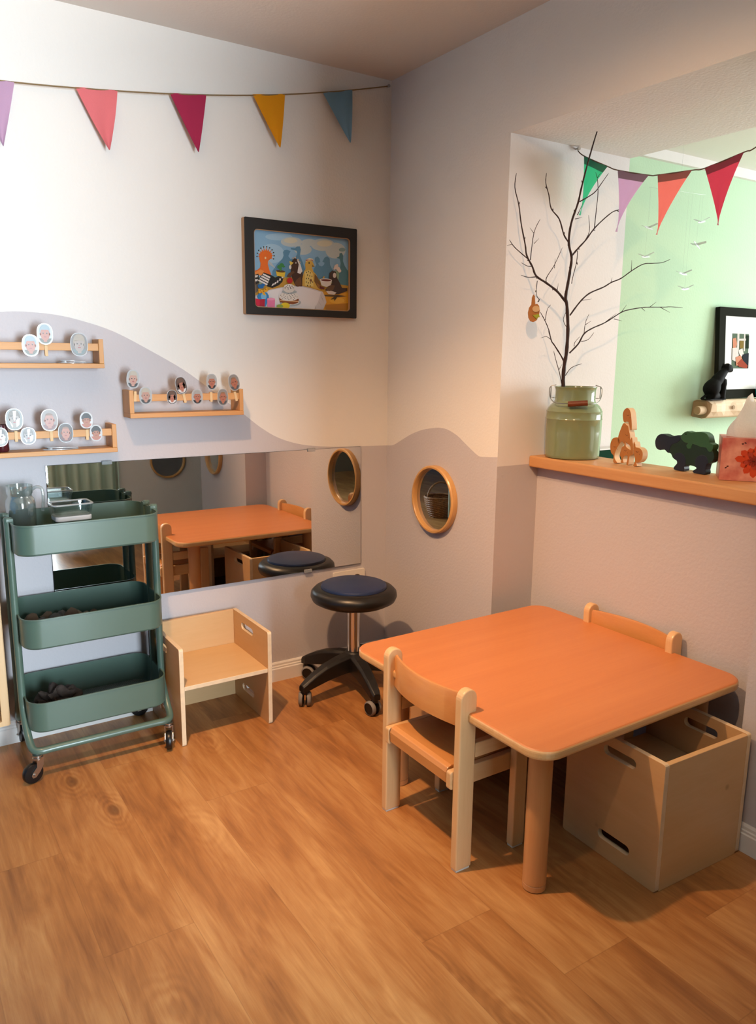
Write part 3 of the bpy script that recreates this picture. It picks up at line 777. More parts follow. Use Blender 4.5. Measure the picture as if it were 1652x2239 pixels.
GROUP = 'clipped portrait photos on the rack shelves'
def portrait(x, z, w, h, tilt, peg, label, hair, skin, shirt, back, style, glare=False, dy=0):
    y = -.0796+dy if not peg else -.0835+dy
    t = thing('portrait_photo', label, 'photo', (x, y, z), group=GROUP)
    bm = BM(); mats = face_photo(bm, w, h, hair, skin, shirt, back, style, glare)
    o = obj('photo', bm, mats, t); o.rotation_euler.y = math.radians(tilt)
    if peg is not None and peg is not False:
        px, pz = peg
        bm = BM(); box(bm, -.0046, .0046, -.0015, .0042, -.017, .017); box(bm, -.0046, .0046, .0058, .0105, -.015, .017); tube(bm, [(-.0052, .005, .004), (.0052, .005, .004)], .0022, 8, mi=1)
        c = obj('clothespin', bm, [PEG, STEEL], t, bevel=.0008, loc=(px-x, .004, pz-z)); c.rotation_euler.y = math.radians(tilt)
BL, BR, DK, RD, GY = '#d8bf96', '#6d4a33', '#231a18', '#c79873', '#c9c2bd'
FAIR, PINK, TAN = '#cf957a', '#c67d62', '#bf7c58'
U = 'on the highest shelf'
portrait(-1.372, 1.317, .049, .066, 0, None, 'frowning baby photo with pale blue cap, lower one on the highest shelf', '#9fb6c0', PINK, '#6b6a58', '#cfd8da', 'bonnet')
portrait(-1.329, 1.352, .047, .064, 0, (-1.3275, 1.302), 'frowning baby photo with pale blue cap, pegged upright on the highest shelf', '#9fb6c0', PINK, '#6b6a58', '#cfd8da', 'bonnet')
portrait(-1.229, 1.322, .053, .072, 0, None, 'faded photo of a smiling fair child, at the right end of the highest shelf', '#b5a590', '#b8a89f', '#7f9292', '#8a837e', 'short')
portrait(-1.066, 1.213, .043, .061, 4, (-1.0605, 1.156), 'pale blond child photo, pegged above the left end of the middle rack', '#c9bfae', '#cf9f8c', '#38383a', '#bfc4c6', 'bonnet')
portrait(-1.026, 1.158, .044, .058, 0, None, 'pale blond child photo, low beside the left end of the middle rack', '#c9bfae', '#cf9f8c', '#38383a', '#bfc4c6', 'bonnet')
portrait(-.936, 1.152, .036, .047, 0, None, 'photo of a laughing brown haired girl, low on the middle rack', BR, PINK, '#efeeee', '#4a3b36', 'long')
portrait(-.904, 1.191, .040, .058, -12, (-.8925, 1.148), 'tilted photo of a laughing brown haired girl, pegged on the middle rack', BR, PINK, '#efeeee', '#5a4a42', 'long')
portrait(-.847, 1.151, .040, .051, 0, None, 'smiling child in a white cap, photo low on the middle rack', '#b9b7b4', PINK, '#303034', '#c3c5c6', 'bonnet')
portrait(-.794, 1.202, .039, .055, 0, (-.7955, 1.150), 'smiling child in a white cap, photo pegged upright on the middle rack', '#b9b7b4', PINK, '#303034', '#c3c5c6', 'bonnet')
portrait(-.753, 1.148, .040, .058, 0, None, 'stern baby photo with thin brown hair, low on the middle rack', '#a87d5c', PINK, '#5b5f63', '#a09b98', 'bald')
portrait(-.711, 1.199, .041, .058, -12, (-.704, 1.150), 'tilted stern baby photo with thin brown hair, pegged on the middle rack', '#a87d5c', PINK, '#5b5f63', '#a09b98', 'bald')
portrait(-1.435, 1.093, .050, .066, 0, (-1.4325, 1.040), 'photo bleached by a bright reflection, pegged upright on the lowest shelf', '#6f6250', '#a3968a', '#8f928a', '#8f9592', 'short', True)
portrait(-1.398, 1.040, .045, .053, 0, None, 'photo bleached by a bright reflection, low on the lowest shelf', '#8f8b86', '#aaa4a2', '#9a9a9c', '#a9acad', 'short', True)
portrait(-1.334, 1.087, .050, .068, 0, (-1.330, 1.037), 'photo of a bald baby in pink, pegged upright on the lowest shelf', '#8f6f56', '#c98f7c', '#8c5f5c', '#a29c98', 'bald')
portrait(-1.287, 1.045, .046, .061, 0, None, 'photo of a bald baby in dusty red, low on the lowest shelf', '#9c765a', '#cb8a72', '#74403c', '#5a4f4a', 'bald')
portrait(-1.222, 1.083, .041, .053, 0, (-1.221, 1.036), 'photo of a child with black hair, pegged upright on the lowest shelf', DK, TAN, '#c77a62', '#e8eaec', 'curly')
portrait(-1.194, 1.041, .040, .053, 0, None, 'photo of a child with black hair, low at the lowest rack right end', DK, TAN, '#c77a62', '#dfe2e4', 'curly', dy=-.003)
portrait(-1.478, 1.040, .045, .058, 0, None, 'partly cut off photo at the left edge of the lowest shelf', '#5a5048', '#cbbcae', '#a9aba4', '#7d8078', 'short', True)
bm = BM(); lathe(bm, [(0, 0), (.018, 0), (.021, .006), (.021, .075), (.019, .084), (.017, .084), (.019, .075), (.019, .006), (0, .004)], 28)
o = obj('ribbed_jar', bm, MAROON, loc=(-1.470, -.040, .9905)); tag(o, 'dark maroon jar at the left end of the lowest shelf', 'jar')
for x0, x1, y, z, lab in ((-1.290, -1.203, -.055, 1.2635, 'clear laminated oval lying flat on the highest shelf'), (-1.355, -1.245, -.055, .9905, 'clear laminated strip lying flat on the lowest shelf')):
    bm = BM(); prism(bm, circle(0, 0, (x1-x0)/2, .022, 40), .002); prism(bm, circle(0.002, 0, (x1-x0)/2*.93, .019, 40), .002, M=mov(0, 0, .006) @ rot('Y', 3))
    prism(bm, circle(0, 0, .008, .018, 16), .006, M=mov(-(x1-x0)*.3, 0, .0015))
    o = obj('laminated_card', bm, [CARD], loc=(0.5*(x0+x1), y, z)); tag(o, lab, 'card')

# ------------------------------------------------------------------ bird picture in its deep box frame
PX0, PX1, PZ0, PZ1, PT = -.634, -.169, 1.440, 1.7735, .0275
pic = thing('framed_picture', 'black framed picture of a birds party hanging on the left wall', 'picture', (PX0, -.001, PZ0))
PW, PHH = PX1-PX0, PZ1-PZ0
IN = (.036, PW-.029, .026, PHH-.037)
bm = BM(); prism(bm, rrect(0, PW, 0, PHH, .004, 2), PT-.004, [rrect(IN[0], IN[1], IN[2], IN[3], .014, 5)], M=rot('X', 90)); obj('frame_body', bm, FRAMEW, pic, label='pale wooden side of the frame')
bm = BM(); prism(bm, rrect(.0, PW, 0, PHH, .004, 2), .004, [rrect(IN[0], IN[1], IN[2], IN[3], .014, 5)], M=mov(0, -(PT-.004), 0) @ rot('X', 90)); obj('frame_front', bm, FRAMEB, pic, bevel=.001)
bm = BM(); pr = rrect(IN[0], IN[1], IN[2], IN[3], .014, 5); prism(bm, rrect(IN[0]-.0005, IN[1]+.0005, IN[2]-.0005, IN[3]+.0005, .014, 5), .0022, [rrect(IN[0]+.0025, IN[1]-.0025, IN[2]+.0025, IN[3]-.0025, .012, 5)], M=mov(0, -(PT-.006), 0) @ rot('X', 90)); obj('inner_lip', bm, FRAMEW, pic)
ART = []; ARTN = {}
def am(col):
    if col not in ARTN: ARTN[col] = len(ART); ART.append(pm(col, .3))
    return ARTN[col]
abm = BM(); AL = [0]
def auv(x, y):
    xl = 268+(y-245)*25/890; u = (x-xl)/(1365-xl)
    t = 245+(x-268)*105/1097; b = 1135+(x-293)*43/1072
    w = (y-t)/(b-t)
    return (IN[0]+min(max(u, 0), 1)*(IN[1]-IN[0]), IN[3]-min(max(w, 0), 1)*(IN[3]-IN[2]))
def art(col, pts):
    """one flat patch of the print"""
    AL[0] += 1
    P = [auv(*p) for p in pts]; y = -.0105-AL[0]*.00003
    vs = [abm.verts.new((p[0], y, p[1])) for p in P]
    es = [abm.edges.new((vs[i], vs[(i+1) % len(vs)])) for i in range(len(vs))]
    for f in bmesh.ops.triangle_fill(abm, edges=es, use_beauty=True)['geom']:
        if isinstance(f, bmesh.types.BMFace): f.material_index = am(col)
def el(col, cx, cy, rx, ry, n=20, sh=0): art(col, [(cx+rx*math.cos(2*PI*i/n), cy+ry*math.sin(2*PI*i/n)+sh*rx*math.cos(2*PI*i/n)) for i in range(n)])
art('#8fbfe2', [(268, 245), (1365, 350), (1365, 1178), (293, 1135)])
for cx, cy, rx, ry in ((480, 520, 140, 110), (560, 330, 150, 40)): el('#a9d0ea', cx, cy, rx, ry)
for cx, cy, rx, ry in ((700, 385, 120, 55), (830, 470, 100, 60), (1060, 415, 140, 70), (1210, 480, 120, 90), (900, 390, 90, 40)): el('#c6d4d6', cx, cy, rx, ry)
for cx, cy, rx, ry in ((690, 370, 75, 30), (1080, 400, 90, 36)): el('#dcdcc8', cx, cy, rx, ry)
art('#8fae8e', [(270, 800), (700, 740), (1365, 700), (1365, 960), (290, 960)])
art('#5e94b8', [(490, 720), (540, 640), (600, 575), (612, 540), (605, 500), (620, 480), (650, 474), (692, 490), (680, 508), (665, 545), (690, 580), (740, 565), (765, 520), (758, 485), (695, 470), (690, 452), (735, 455), (760, 436), (795, 435), (805, 470), (795, 540), (830, 620), (855, 700), (850, 780), (490, 780)])
art('#5e94b8', [(930, 800), (955, 690), (985, 640), (965, 590), (970, 560), (1000, 547), (1022, 572), (1028, 610), (1005, 622), (1015, 648), (1050, 660), (1075, 640), (1080, 618), (1055, 606), (1080, 560), (1110, 545), (1140, 572), (1145, 640), (1180, 710), (1190, 800)])
art('#4f8494', [(1222, 562), (1255, 545), (1258, 512), (1285, 505), (1302, 535), (1300, 600), (1320, 650), (1365, 720), (1365, 920), (1290, 900), (1245, 820), (1262, 700), (1272, 620), (1260, 572)])
el('#86a7ac', 1290, 470, 40, 22)
art('#c99a3a', [(520, 800), (760, 780), (1365, 880), (1365, 1178), (293, 1135), (285, 900)])
art('#e0a327', [(1040, 960), (1200, 940), (1365, 960), (1365, 1178), (1050, 1165)])
art('#b87d22', [(1080, 1100), (1365, 1080), (1365, 1178), (1100, 1168)])
el('#edb93f', 1230, 1050, 90, 35)
art('#5d4526', [(1070, 985), (1250, 985), (1350, 1000), (1250, 1012), (1090, 1003)])
art('#d9d6da', [(293, 1010), (380, 965), (470, 930), (650, 890), (800, 880), (930, 910), (1060, 950), (1085, 1000), (1105, 1070), (1065, 1160), (293, 1135)])
art('#efedf0', [(293, 1020), (470, 940), (650, 900), (800, 890), (1040, 955), (1010, 1060), (980, 1120), (960, 1152), (293, 1135)])
for q in ([(1005, 1045), (1030, 1085), (1050, 1120), (1030, 1090)], [(970, 1100), (978, 1150), (985, 1150)], [(1035, 985), (1060, 1030), (1072, 1075), (1058, 1040)]): art('#a7a2a8', q)
# hoopoe-like bird with a fanned crest
for i in range(11):
    a = math.radians(185-20.5*i); c, s = math.cos(a), -math.sin(a)
    art('#ef7a2a', [(415+40*c-12*s, 545+40*s+12*c), (415+40*c+12*s, 545+40*s-12*c), (415+88*c, 545+98*s)])
    el('#17191d', 415+92*c, 545+102*s, 7, 8, 8)
art('#ee7426', [(350, 590), (345, 530), (375, 495), (420, 482), (465, 500), (488, 540), (478, 575), (445, 600), (440, 640), (455, 700), (480, 765), (420, 780), (286, 755), (288, 722), (330, 705), (358, 680), (362, 630)])
art('#f59a4c', [(300, 735), (360, 700), (400, 720), (380, 770), (310, 760)])
art('#b9c4cc', [(443, 598), (480, 625), (527, 690), (470, 655), (440, 625)])
el('#f3d9a6', 413, 570, 9, 14, 12)
art('#15171b', [(290, 770), (340, 750), (350, 860), (320, 900), (290, 920)])
art('#6a6153', [(290, 890), (350, 850), (345, 940), (300, 985)])
for k in range(2): art('#ece8e4', [(288, 770+45*k), (335, 765+45*k), (330, 790+45*k), (288, 795+45*k)])
art('#15171b', [(335, 815), (395, 735), (480, 765), (520, 790), (600, 760), (612, 790), (600, 840), (560, 880), (490, 912), (440, 895), (380, 860)])
for k in range(4): art('#f0ece8', [(392-16*k, 745+23*k), (470-10*k, 785+27*k), (462-10*k, 803+27*k), (384-16*k, 762+23*k)])
for k in range(5): art('#f0ece8', [(480+28*k, 890-14*k-k*k*2), (500+28*k, 882-14*k-k*k*2), (512+22*k, 858-14*k-k*k*2), (494+24*k, 862-14*k-k*k*2)])
# potted plant
art('#ecc93e', [(527, 715), (632, 728), (622, 785), (538, 772)]); el('#5b3e1c', 580, 720, 50, 13, sh=.1)
for cx, cy, rx, ry in ((560, 670, 20, 22), (590, 650, 26, 24), (578, 690, 14, 26), (612, 665, 16, 12)): el('#3c8a4a', cx, cy, rx, ry, 10)
# dark bird with a white scarf
art('#43281b', [(700, 640), (705, 600), (735, 570), (775, 585), (800, 640), (820, 700), (830, 780), (820, 890), (750, 890), (730, 850), (705, 790), (690, 720)])
art('#6b4529', [(645, 780), (670, 740), (720, 712), (735, 730), (700, 760), (690, 790)]); art('#6b4529', [(730, 860), (760, 810), (800, 780), (818, 880), (770, 895)])
art('#f0d45a', [(676, 602), (722, 620), (690, 655), (680, 630)]); el('#f1efec', 684, 672, 14, 24, 12)
art('#f1efec', [(765, 735), (780, 640), (760, 590), (770, 572), (800, 640), (822, 715), (800, 748)]); el('#f1efec', 748, 622, 6, 10, 8)
for cx, cy in ((715, 570), (740, 562), (775, 590), (790, 615)): el('#c9b9a4', cx, cy, 11, 10, 8)
# speckled yellow bird with a striped cap
art('#dcb552', [(852, 640), (862, 600), (900, 582), (938, 606), (962, 662), (930, 672), (948, 720), (985, 760), (1015, 860), (1036, 930), (930, 905), (822, 882), (822, 800), (840, 720), (858, 690)])
art('#ead57e', [(850, 720), (900, 700), (940, 740), (950, 890), (850, 880)])
art('#e9e2c8', [(855, 610), (862, 585), (900, 565), (940, 575), (955, 605), (905, 590)]); art('#a83a2c', [(857, 602), (866, 585), (935, 585), (948, 598), (900, 586)])
art('#7a5526', [(962, 745), (1000, 790), (1032, 860), (1042, 932), (1000, 905), (958, 830)])
art('#a2702f', [(985, 850), (1030, 880), (1040, 925), (1000, 900)])
for cx, cy in ((870, 730), (890, 720), (912, 735), (880, 760), (905, 770), (930, 775), (868, 800), (892, 800), (918, 812), (866, 840), (890, 850), (915, 850), (940, 840), (880, 880), (912, 885)): el('#4b3a18', cx, cy, 5, 9, 8)
el('#2b2112', 897, 622, 7, 12, 10); art('#8b7440', [(930, 640), (965, 665), (930, 668)]); el('#8a5a2c', 918, 822, 14, 16, 10)
# small cook bird carrying a bowl
art('#3c2b26', [(1128, 800), (1135, 735), (1170, 705), (1210, 720), (1225, 790), (1260, 850), (1285, 905), (1350, 908), (1350, 940), (1250, 975), (1150, 980), (1085, 930), (1120, 890), (1170, 850), (1160, 810)])
el('#e6dfd9', 1195, 762, 20, 30, 12); art('#e6dfd9', [(1095, 940), (1160, 940), (1220, 960), (1190, 985), (1120, 975)]); art('#6a4c34', [(1090, 915), (1160, 870), (1200, 880), (1180, 930), (1130, 945)])
for cx, cy, r in ((1215, 665, 26), (1240, 690, 24), (1255, 710, 20), (1195, 685, 14), (1225, 645, 14)): el('#e9ddd6', cx, cy, r, r, 12)
art('#e4ded8', [(1022, 812), (1165, 822), (1152, 875), (1100, 895), (1040, 878)]); el('#f0ebe6', 1093, 816, 72, 18, sh=.05); el('#6e2418', 1093, 818, 60, 12, sh=.05)
art('#6e1f22', [(1020, 880), (1080, 905), (1070, 925), (1020, 910)]); art('#4a3a22', [(1150, 1040), (1200, 1000), (1240, 990), (1215, 1030), (1190, 1060), (1195, 1030)])
for q in ([(1050, 790), (1080, 770), (1070, 800)], [(1062, 770), (1075, 790), (1058, 798)]): art('#d9b040', q)
# cake
el('#aab7bd', 690, 1075, 115, 42); el('#e3e6e6', 690, 1070, 100, 34)
art('#8a4a22', [(562, 1020), (782, 1035), (776, 1080), (720, 1098), (640, 1095), (575, 1075)]); art('#e1b98a', [(564, 1048), (780, 1060), (778, 1070), (568, 1058)])
el('#f2efe9', 672, 1008, 112, 52); el('#aab7bd', 676, 955, 82, 24); el('#e9e6e0', 672, 915, 66, 50); el('#f2efe9', 672, 895, 58, 30)
for i in range(26):
    a = i*2.4; r = math.sqrt((i+.5)/26); el('#26221f', 672+98*r*math.cos(a), 1008+42*r*math.sin(a), 5, 4, 6)
for i in range(10):
    a = i*2.4; r = math.sqrt((i+.5)/10); el('#26221f', 672+50*r*math.cos(a), 900+28*r*math.sin(a), 7, 5, 6)
el('#c4161c', 677, 825, 32, 34)
# parcels
art('#2f86c9', [(325, 1010), (352, 955), (430, 965), (448, 1000), (450, 1040), (430, 1090), (415, 1130), (345, 1060)]); el('#7fc0ea', 395, 1010, 30, 40)
for cx, cy, rx, ry in ((350, 890, 22, 20), (385, 880, 22, 18), (365, 905, 30, 14)): el('#1f6bb0', cx, cy, rx, ry, 10)
for q in ([(335, 925), (385, 940), (390, 970), (340, 975)], [(385, 940), (430, 905), (438, 950), (395, 965)], [(375, 960), (400, 962), (420, 1000), (385, 990)]): art('#f2b62a', q)
for cx, cy in ((355, 945), (415, 930), (395, 950), (368, 962)): el('#b5341f', cx, cy, 6, 6, 8)
art('#b51838', [(295, 1032), (352, 1045), (408, 1040), (405, 1128), (318, 1120), (297, 1080)]); art('#d9204a', [(297, 1032), (352, 1050), (352, 1122), (320, 1119)])
art('#ec7fae', [(430, 1040), (516, 1045), (514, 1136), (436, 1130)]); el('#f6a3c6', 473, 1040, 43, 15)
el('#f0d52e', 628, 1115, 52, 36); el('#9bb24a', 570, 1122, 35, 22)
obj('painting', abm, ART, pic)

# ------------------------------------------------------------------ long wall mirror and the round mirrors
mz0, mz1, mx0, mx1 = .4405, .9326, -1.3414, -.1322
mir = thing('wall_mirror', 'long frameless mirror on the left wall behind the trolley', 'mirror', (mx0, -.005, mz0))
mir.rotation_euler.x = math.radians(-.42)
MW, MH = mx1-mx0, mz1-mz0
bm = BM(); box(bm, 0, MW, -.0045, -.001, 0, MH); box(bm, -.0006, MW+.0006, -.001, .0002, -.0006, MH+.0006, 1); obj('mirror_glass', bm, [MIRROR, DARK], mir)
for x, top in ((.195, 1), (.98, 1), (.96, 0), (.21, 0)):
    z = MH if top else 0; s = 1 if top else -1
    bm = BM(); z0, z1 = sorted((z-s*.008, z+s*.006)); box(bm, x-.017, x+.017, -.0085, -.0047, z0, z1); z0, z1 = sorted((z+s*.001, z+s*.006)); box(bm, x-.017, x+.017, -.0085, .003, z0, z1); obj('mirror_clip', bm, CLIPM, mir, bevel=.0015)
def round_mirror(name, M, label):
    t = thing('round_mirror', label, 'mirror', group='round mirrors with wooden rims'); t.matrix_world = M
    bm = BM(); lathe(bm, [(.117, .004), (.119, .020), (.122, .024), (.128, .024), (.132, .020), (.1325, .0), (.117, .0)], 64); obj('ring_frame', bm, RINGW, t)
    bm = BM(); lathe(bm, [(0, .006), (.118, .006), (.118, .003), (0, .003)], 64, smooth=False); obj('mirror_glass', bm, RMIRROR, t)
B = Matrix.Rotation(-PI/2, 4, 'Y')       # local Z towards -X
round_mirror('a', mov(-.001, -.349, .756) @ B, 'round mirror in a wooden rim on the pillar right of the corner')
round_mirror('b', mov(RX-.001, -2.12, .69) @ B, 'round mirror in a wooden rim on the right pillar, seen small in the long mirror')
round_mirror('c', mov(.03, -3.019, .56) @ Matrix.Rotation(-PI/2, 4, 'X'), 'round mirror in a wooden rim on the front wall, seen large in the long mirror')

# socket
so = thing('double_socket', 'white double wall socket behind the round stool', 'socket', (-.185, 0, .374))
bm = BM(); pl = rrect(-.076, .076, -.041, .041, .005, 3); hs = [circle(-.036, 0, .021), circle(.036, 0, .021)]
prism(bm, pl, .009, hs, M=rot('X', 90)); obj('cover_plate', bm, SOCK, so, bevel=.0015)
for x in (-.036, .036):
    bm = BM(); lathe(bm, [(.0208, .008), (.0195, .001), (0, .001)], 28, mov(x, 0, 0) @ rot('X', 90)); ss = obj('socket_well', bm, SOCKD, so)
    bm = BM()
    for q in (-.0095, .0095): lathe(bm, [(0, .002), (.0025, .002), (.0025, .0012)], 10, mov(x+q, 0, 0) @ rot('X', 90))
    obj('pin_hole', bm, DARK, ss)

# pine cabinet at the left edge, standing off the skirting
cb = thing('wall_cabinet', 'pine wall cabinet at the left edge beside the trolley', 'cabinet', (-1.902, -.001, .110))
bm = BM(); box(bm, .0, .382, -.10, 0, 0, .014); box(bm, 0, .382, -.10, 0, .526, .54); box(bm, 0, .014, -.10, 0, .014, .526); box(bm, .368, .382, -.10, 0, .014, .526); box(bm, .014, .368, -.006, 0, .014, .526); obj('carcass', bm, PINE, cb, bevel=.001)
bm = BM(); prism(bm, rrect(0.004, .378, .004, .536, .003, 2), .014, [rrect(.045, .3555, .020, .49, .003, 2)], M=mov(0, -.1005, 0) @ rot('X', 90)); obj('front_frame', bm, PINE, cb, bevel=.0015)
bm = BM(); box(bm, .016, .366, -.098, -.012, .25, .262); obj('shelf_board', bm, PINE, cb)

# ------------------------------------------------------------------ bunting
def cloth_col(c, tr, sh=0): return cloth_mat('bunting_'+c.lstrip('#'), c, tr, 900, sh)
def bunting(label, cordpts, r, flags, cordmat, hook, dirv, hem, origin):
    t = thing('bunting', label, 'bunting', origin, group='strings of cloth pennants')
    O = Vector(origin); N = Vector((dirv[1], -dirv[0], 0)).normalized()
    bm = BM(); tube(bm, [p-O for p in smooth_pts(cordpts, 8)], r, 8); obj('cord', bm, cordmat, t)
    bm = BM()
    for h in hook:
        h = Vector(h)-O; n = Vector((0, -1, 0)); lathe(bm, [(0, 0), (.0025, 0), (.0025, .012), (.006, .013), (.006, .016), (0, .016)], 12, Matrix.Translation(h) @ Matrix.Rotation(PI/2, 4, 'X'))
        tube(bm, [h+Vector((.0, -.008, .006)), h+Vector((.004, -.012, 0)), h+Vector((-.002, -.01, -.006)), h+Vector((-.006, -.009, .002))], .002, 6)
    obj('nail', bm, STEEL, t)
    for A, Bp, T, col, nm, bend in flags:
        A, Bp, T = Vector(A), Vector(Bp), Vector(T); m = cloth_col(col, .55 if hem else .25, .22 if hem else .05); md = cloth_col(tuple_dark(col), .3, .05) if hem else m
        bm = BM(); nu, nv = 10, 16; grid = []
        for j in range(nv+1):
            v = j/nv; row = []
            for i in range(nu+1):
                u = i/nu
                L, Rr = A.lerp(T, v), Bp.lerp(T, v)
                p = L.lerp(Rr, u)
                p = p+N*(bend*math.sin(PI*v*.9)*(1-v*.35)*(u-.35)*1.2+.0015*math.sin(u*9+v*5))
                row.append(p-O)
            grid.append(row)
        for off in (0, .0007):
            V = [[bm.verts.new(p+N*off) for p in row] for row in grid]
            for j in range(nv):
                for i in range(nu):
                    q = (V[j][i], V[j][i+1], V[j+1][i+1], V[j+1][i])
                    f = bm.faces.new(q if off else q[::-1]); f.smooth = True; f.material_index = 1 if (hem and j < 2) else 0
        bmesh.ops.remove_doubles(bm, verts=bm.verts[:], dist=1e-6)
        obj('pennant', bm, [m, md], t, label=nm+' pennant')
def tuple_dark(c):
    return '#'+''.join('%02x' % int(int(c[i:i+2], 16)*.72) for i in (1, 3, 5))
yb, yt = -.022, -.046
bunting('string of cloth pennants across the left wall under the ceiling',
        [(-2.4, yb, 2.11), (-1.8, yb, 2.063), (-1.6, yb, 2.064), (-1.373, yb, 2.076), (-1.117, yb, 2.100), (-.822, yb, 2.137), (-.532, yb, 2.186), (-.256, yb, 2.246), (-.023, -.012, 2.308)], .0022,
        [((-1.475, yb, 2.071), (-1.353, yb, 2.078), (-1.400, yt, 1.890), '#d9b4d4', 'lilac', .02),
         ((-1.180, yb, 2.096), (-1.0525, yb, 2.108), (-1.093, yt, 1.923), '#ff8f94', 'coral pink', .03),
         ((-.884, yb, 2.131), (-.759, yb, 2.146), (-.801, yt, 1.958), '#c43c62', 'crimson', .012),
         ((-.591, yb, 2.178), (-.467, yb, 2.200), (-.500, yt, 2.015), '#ffb026', 'yellow', .012),
         ((-.3156, yb, 2.234), (-.190, yb, 2.262), (-.211, yt, 2.073), '#8fbcd8', 'steel blue', .012)],
        CORD, [(-.022, 0, 2.309), (-2.4, 0, 2.111)], (1, 0, 0), False, (-1.0, yb, 2.10))
xb = .30
bunting('string of cloth pennants across the open hatch',
        [(.296, -.695, 1.994), (xb, -.723, 1.968), (xb, -.832, 1.914), (xb, -.875, 1.895), (xb, -1.0, 1.858), (xb, -1.033, 1.853), (xb, -1.156, 1.845), (xb, -1.197, 1.843), (xb, -1.318, 1.863), (xb, -1.352, 1.869), (xb, -1.50, 1.93), (xb, -1.63, 1.995)], .0018,
        [((xb, -.726, 1.966), (xb, -.832, 1.914), (xb-.005, -.728, 1.776), '#7ae6c0', 'green', .025),
         ((xb, -.875, 1.895), (xb, -1.0, 1.858), (xb-.01, -.8957, 1.702), '#ecd0e8', 'lilac', .03),
         ((xb, -1.033, 1.853), (xb, -1.156, 1.846), (xb-.01, -1.0547, 1.674), '#ffb0a8', 'coral', .02),
         ((xb, -1.197, 1.844), (xb, -1.318, 1.863), (xb-.01, -1.2647, 1.676), '#ea7890', 'crimson', .02)],
        CORDD, [(.296, EX, 1.994)], (0, -1, 0), True, (xb, -1.0, 1.86))

# ------------------------------------------------------------------ on the sill
CX, CY = .247, -.800
can = thing('milk_can', 'sage green enamel milk can on the left end of the sill', 'milk can', (CX, CY, SILL))
bm = BM(); lathe(bm, [(0, .001), (.090, .001), (.0925, .004), (.0935, .012), (.0950, .09), (.0950, .132), (.0965, .1345), (.0950, .137), (.0945, .158), (.0955, .1605), (.0935, .163), (.0905, .170), (.084, .180), (.0755, .187), (.0705, .192), (.0685, .200), (.0685, .232), (.0705, .239), (.0725, .2425), (.0725, .2445), (.0695, .2445), (.0670, .238), (.0665, .200)], 64); obj('body', bm, CANG, can)
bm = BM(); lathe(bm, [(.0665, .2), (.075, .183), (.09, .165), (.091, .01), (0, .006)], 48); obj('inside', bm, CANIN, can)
# bail handle hanging to the front, ears at both sides of the neck (along the sill, facing the room)
hd = Vector((.707, -.707, 0)); fd = Vector((-.707, -.707, 0))      # side and front of the can
bm = BM()
for s in (-1, 1): tube(bm, [hd*s*.070+Vector((0, 0, .205)), hd*s*.083+Vector((0, 0, .205)), hd*s*.083+Vector((0, 0, .245)), hd*s*.066+Vector((0, 0, .249))], .0016, 8)
obj('ear', bm, WIRE, can)
pts = []
for s, seq in ((-1, 1), (1, -1)):
    q = [hd*s*.084+Vector((0, 0, .243)), hd*s*.088+Vector((0, 0, .235)), hd*s*.086+fd*.012+Vector((0, 0, .210)), hd*s*.072+fd*.055+Vector((0, 0, .193)), hd*s*.042+fd*.093+Vector((0, 0, .190))]
    pts += q if seq > 0 else q[::-1]
bm = BM(); tube(bm, smooth_pts(pts, 6), .0015, 8); hw = obj('bail_handle', bm, WIRE, can)
bm = BM(); tube(bm, [hd*-.026+fd*.101+Vector((0, 0, .189)), hd*.038+fd*.101+Vector((0, 0, .194))], .0092, 16); obj('grip', bm, GRIPW, hw, label='dark wooden grip')

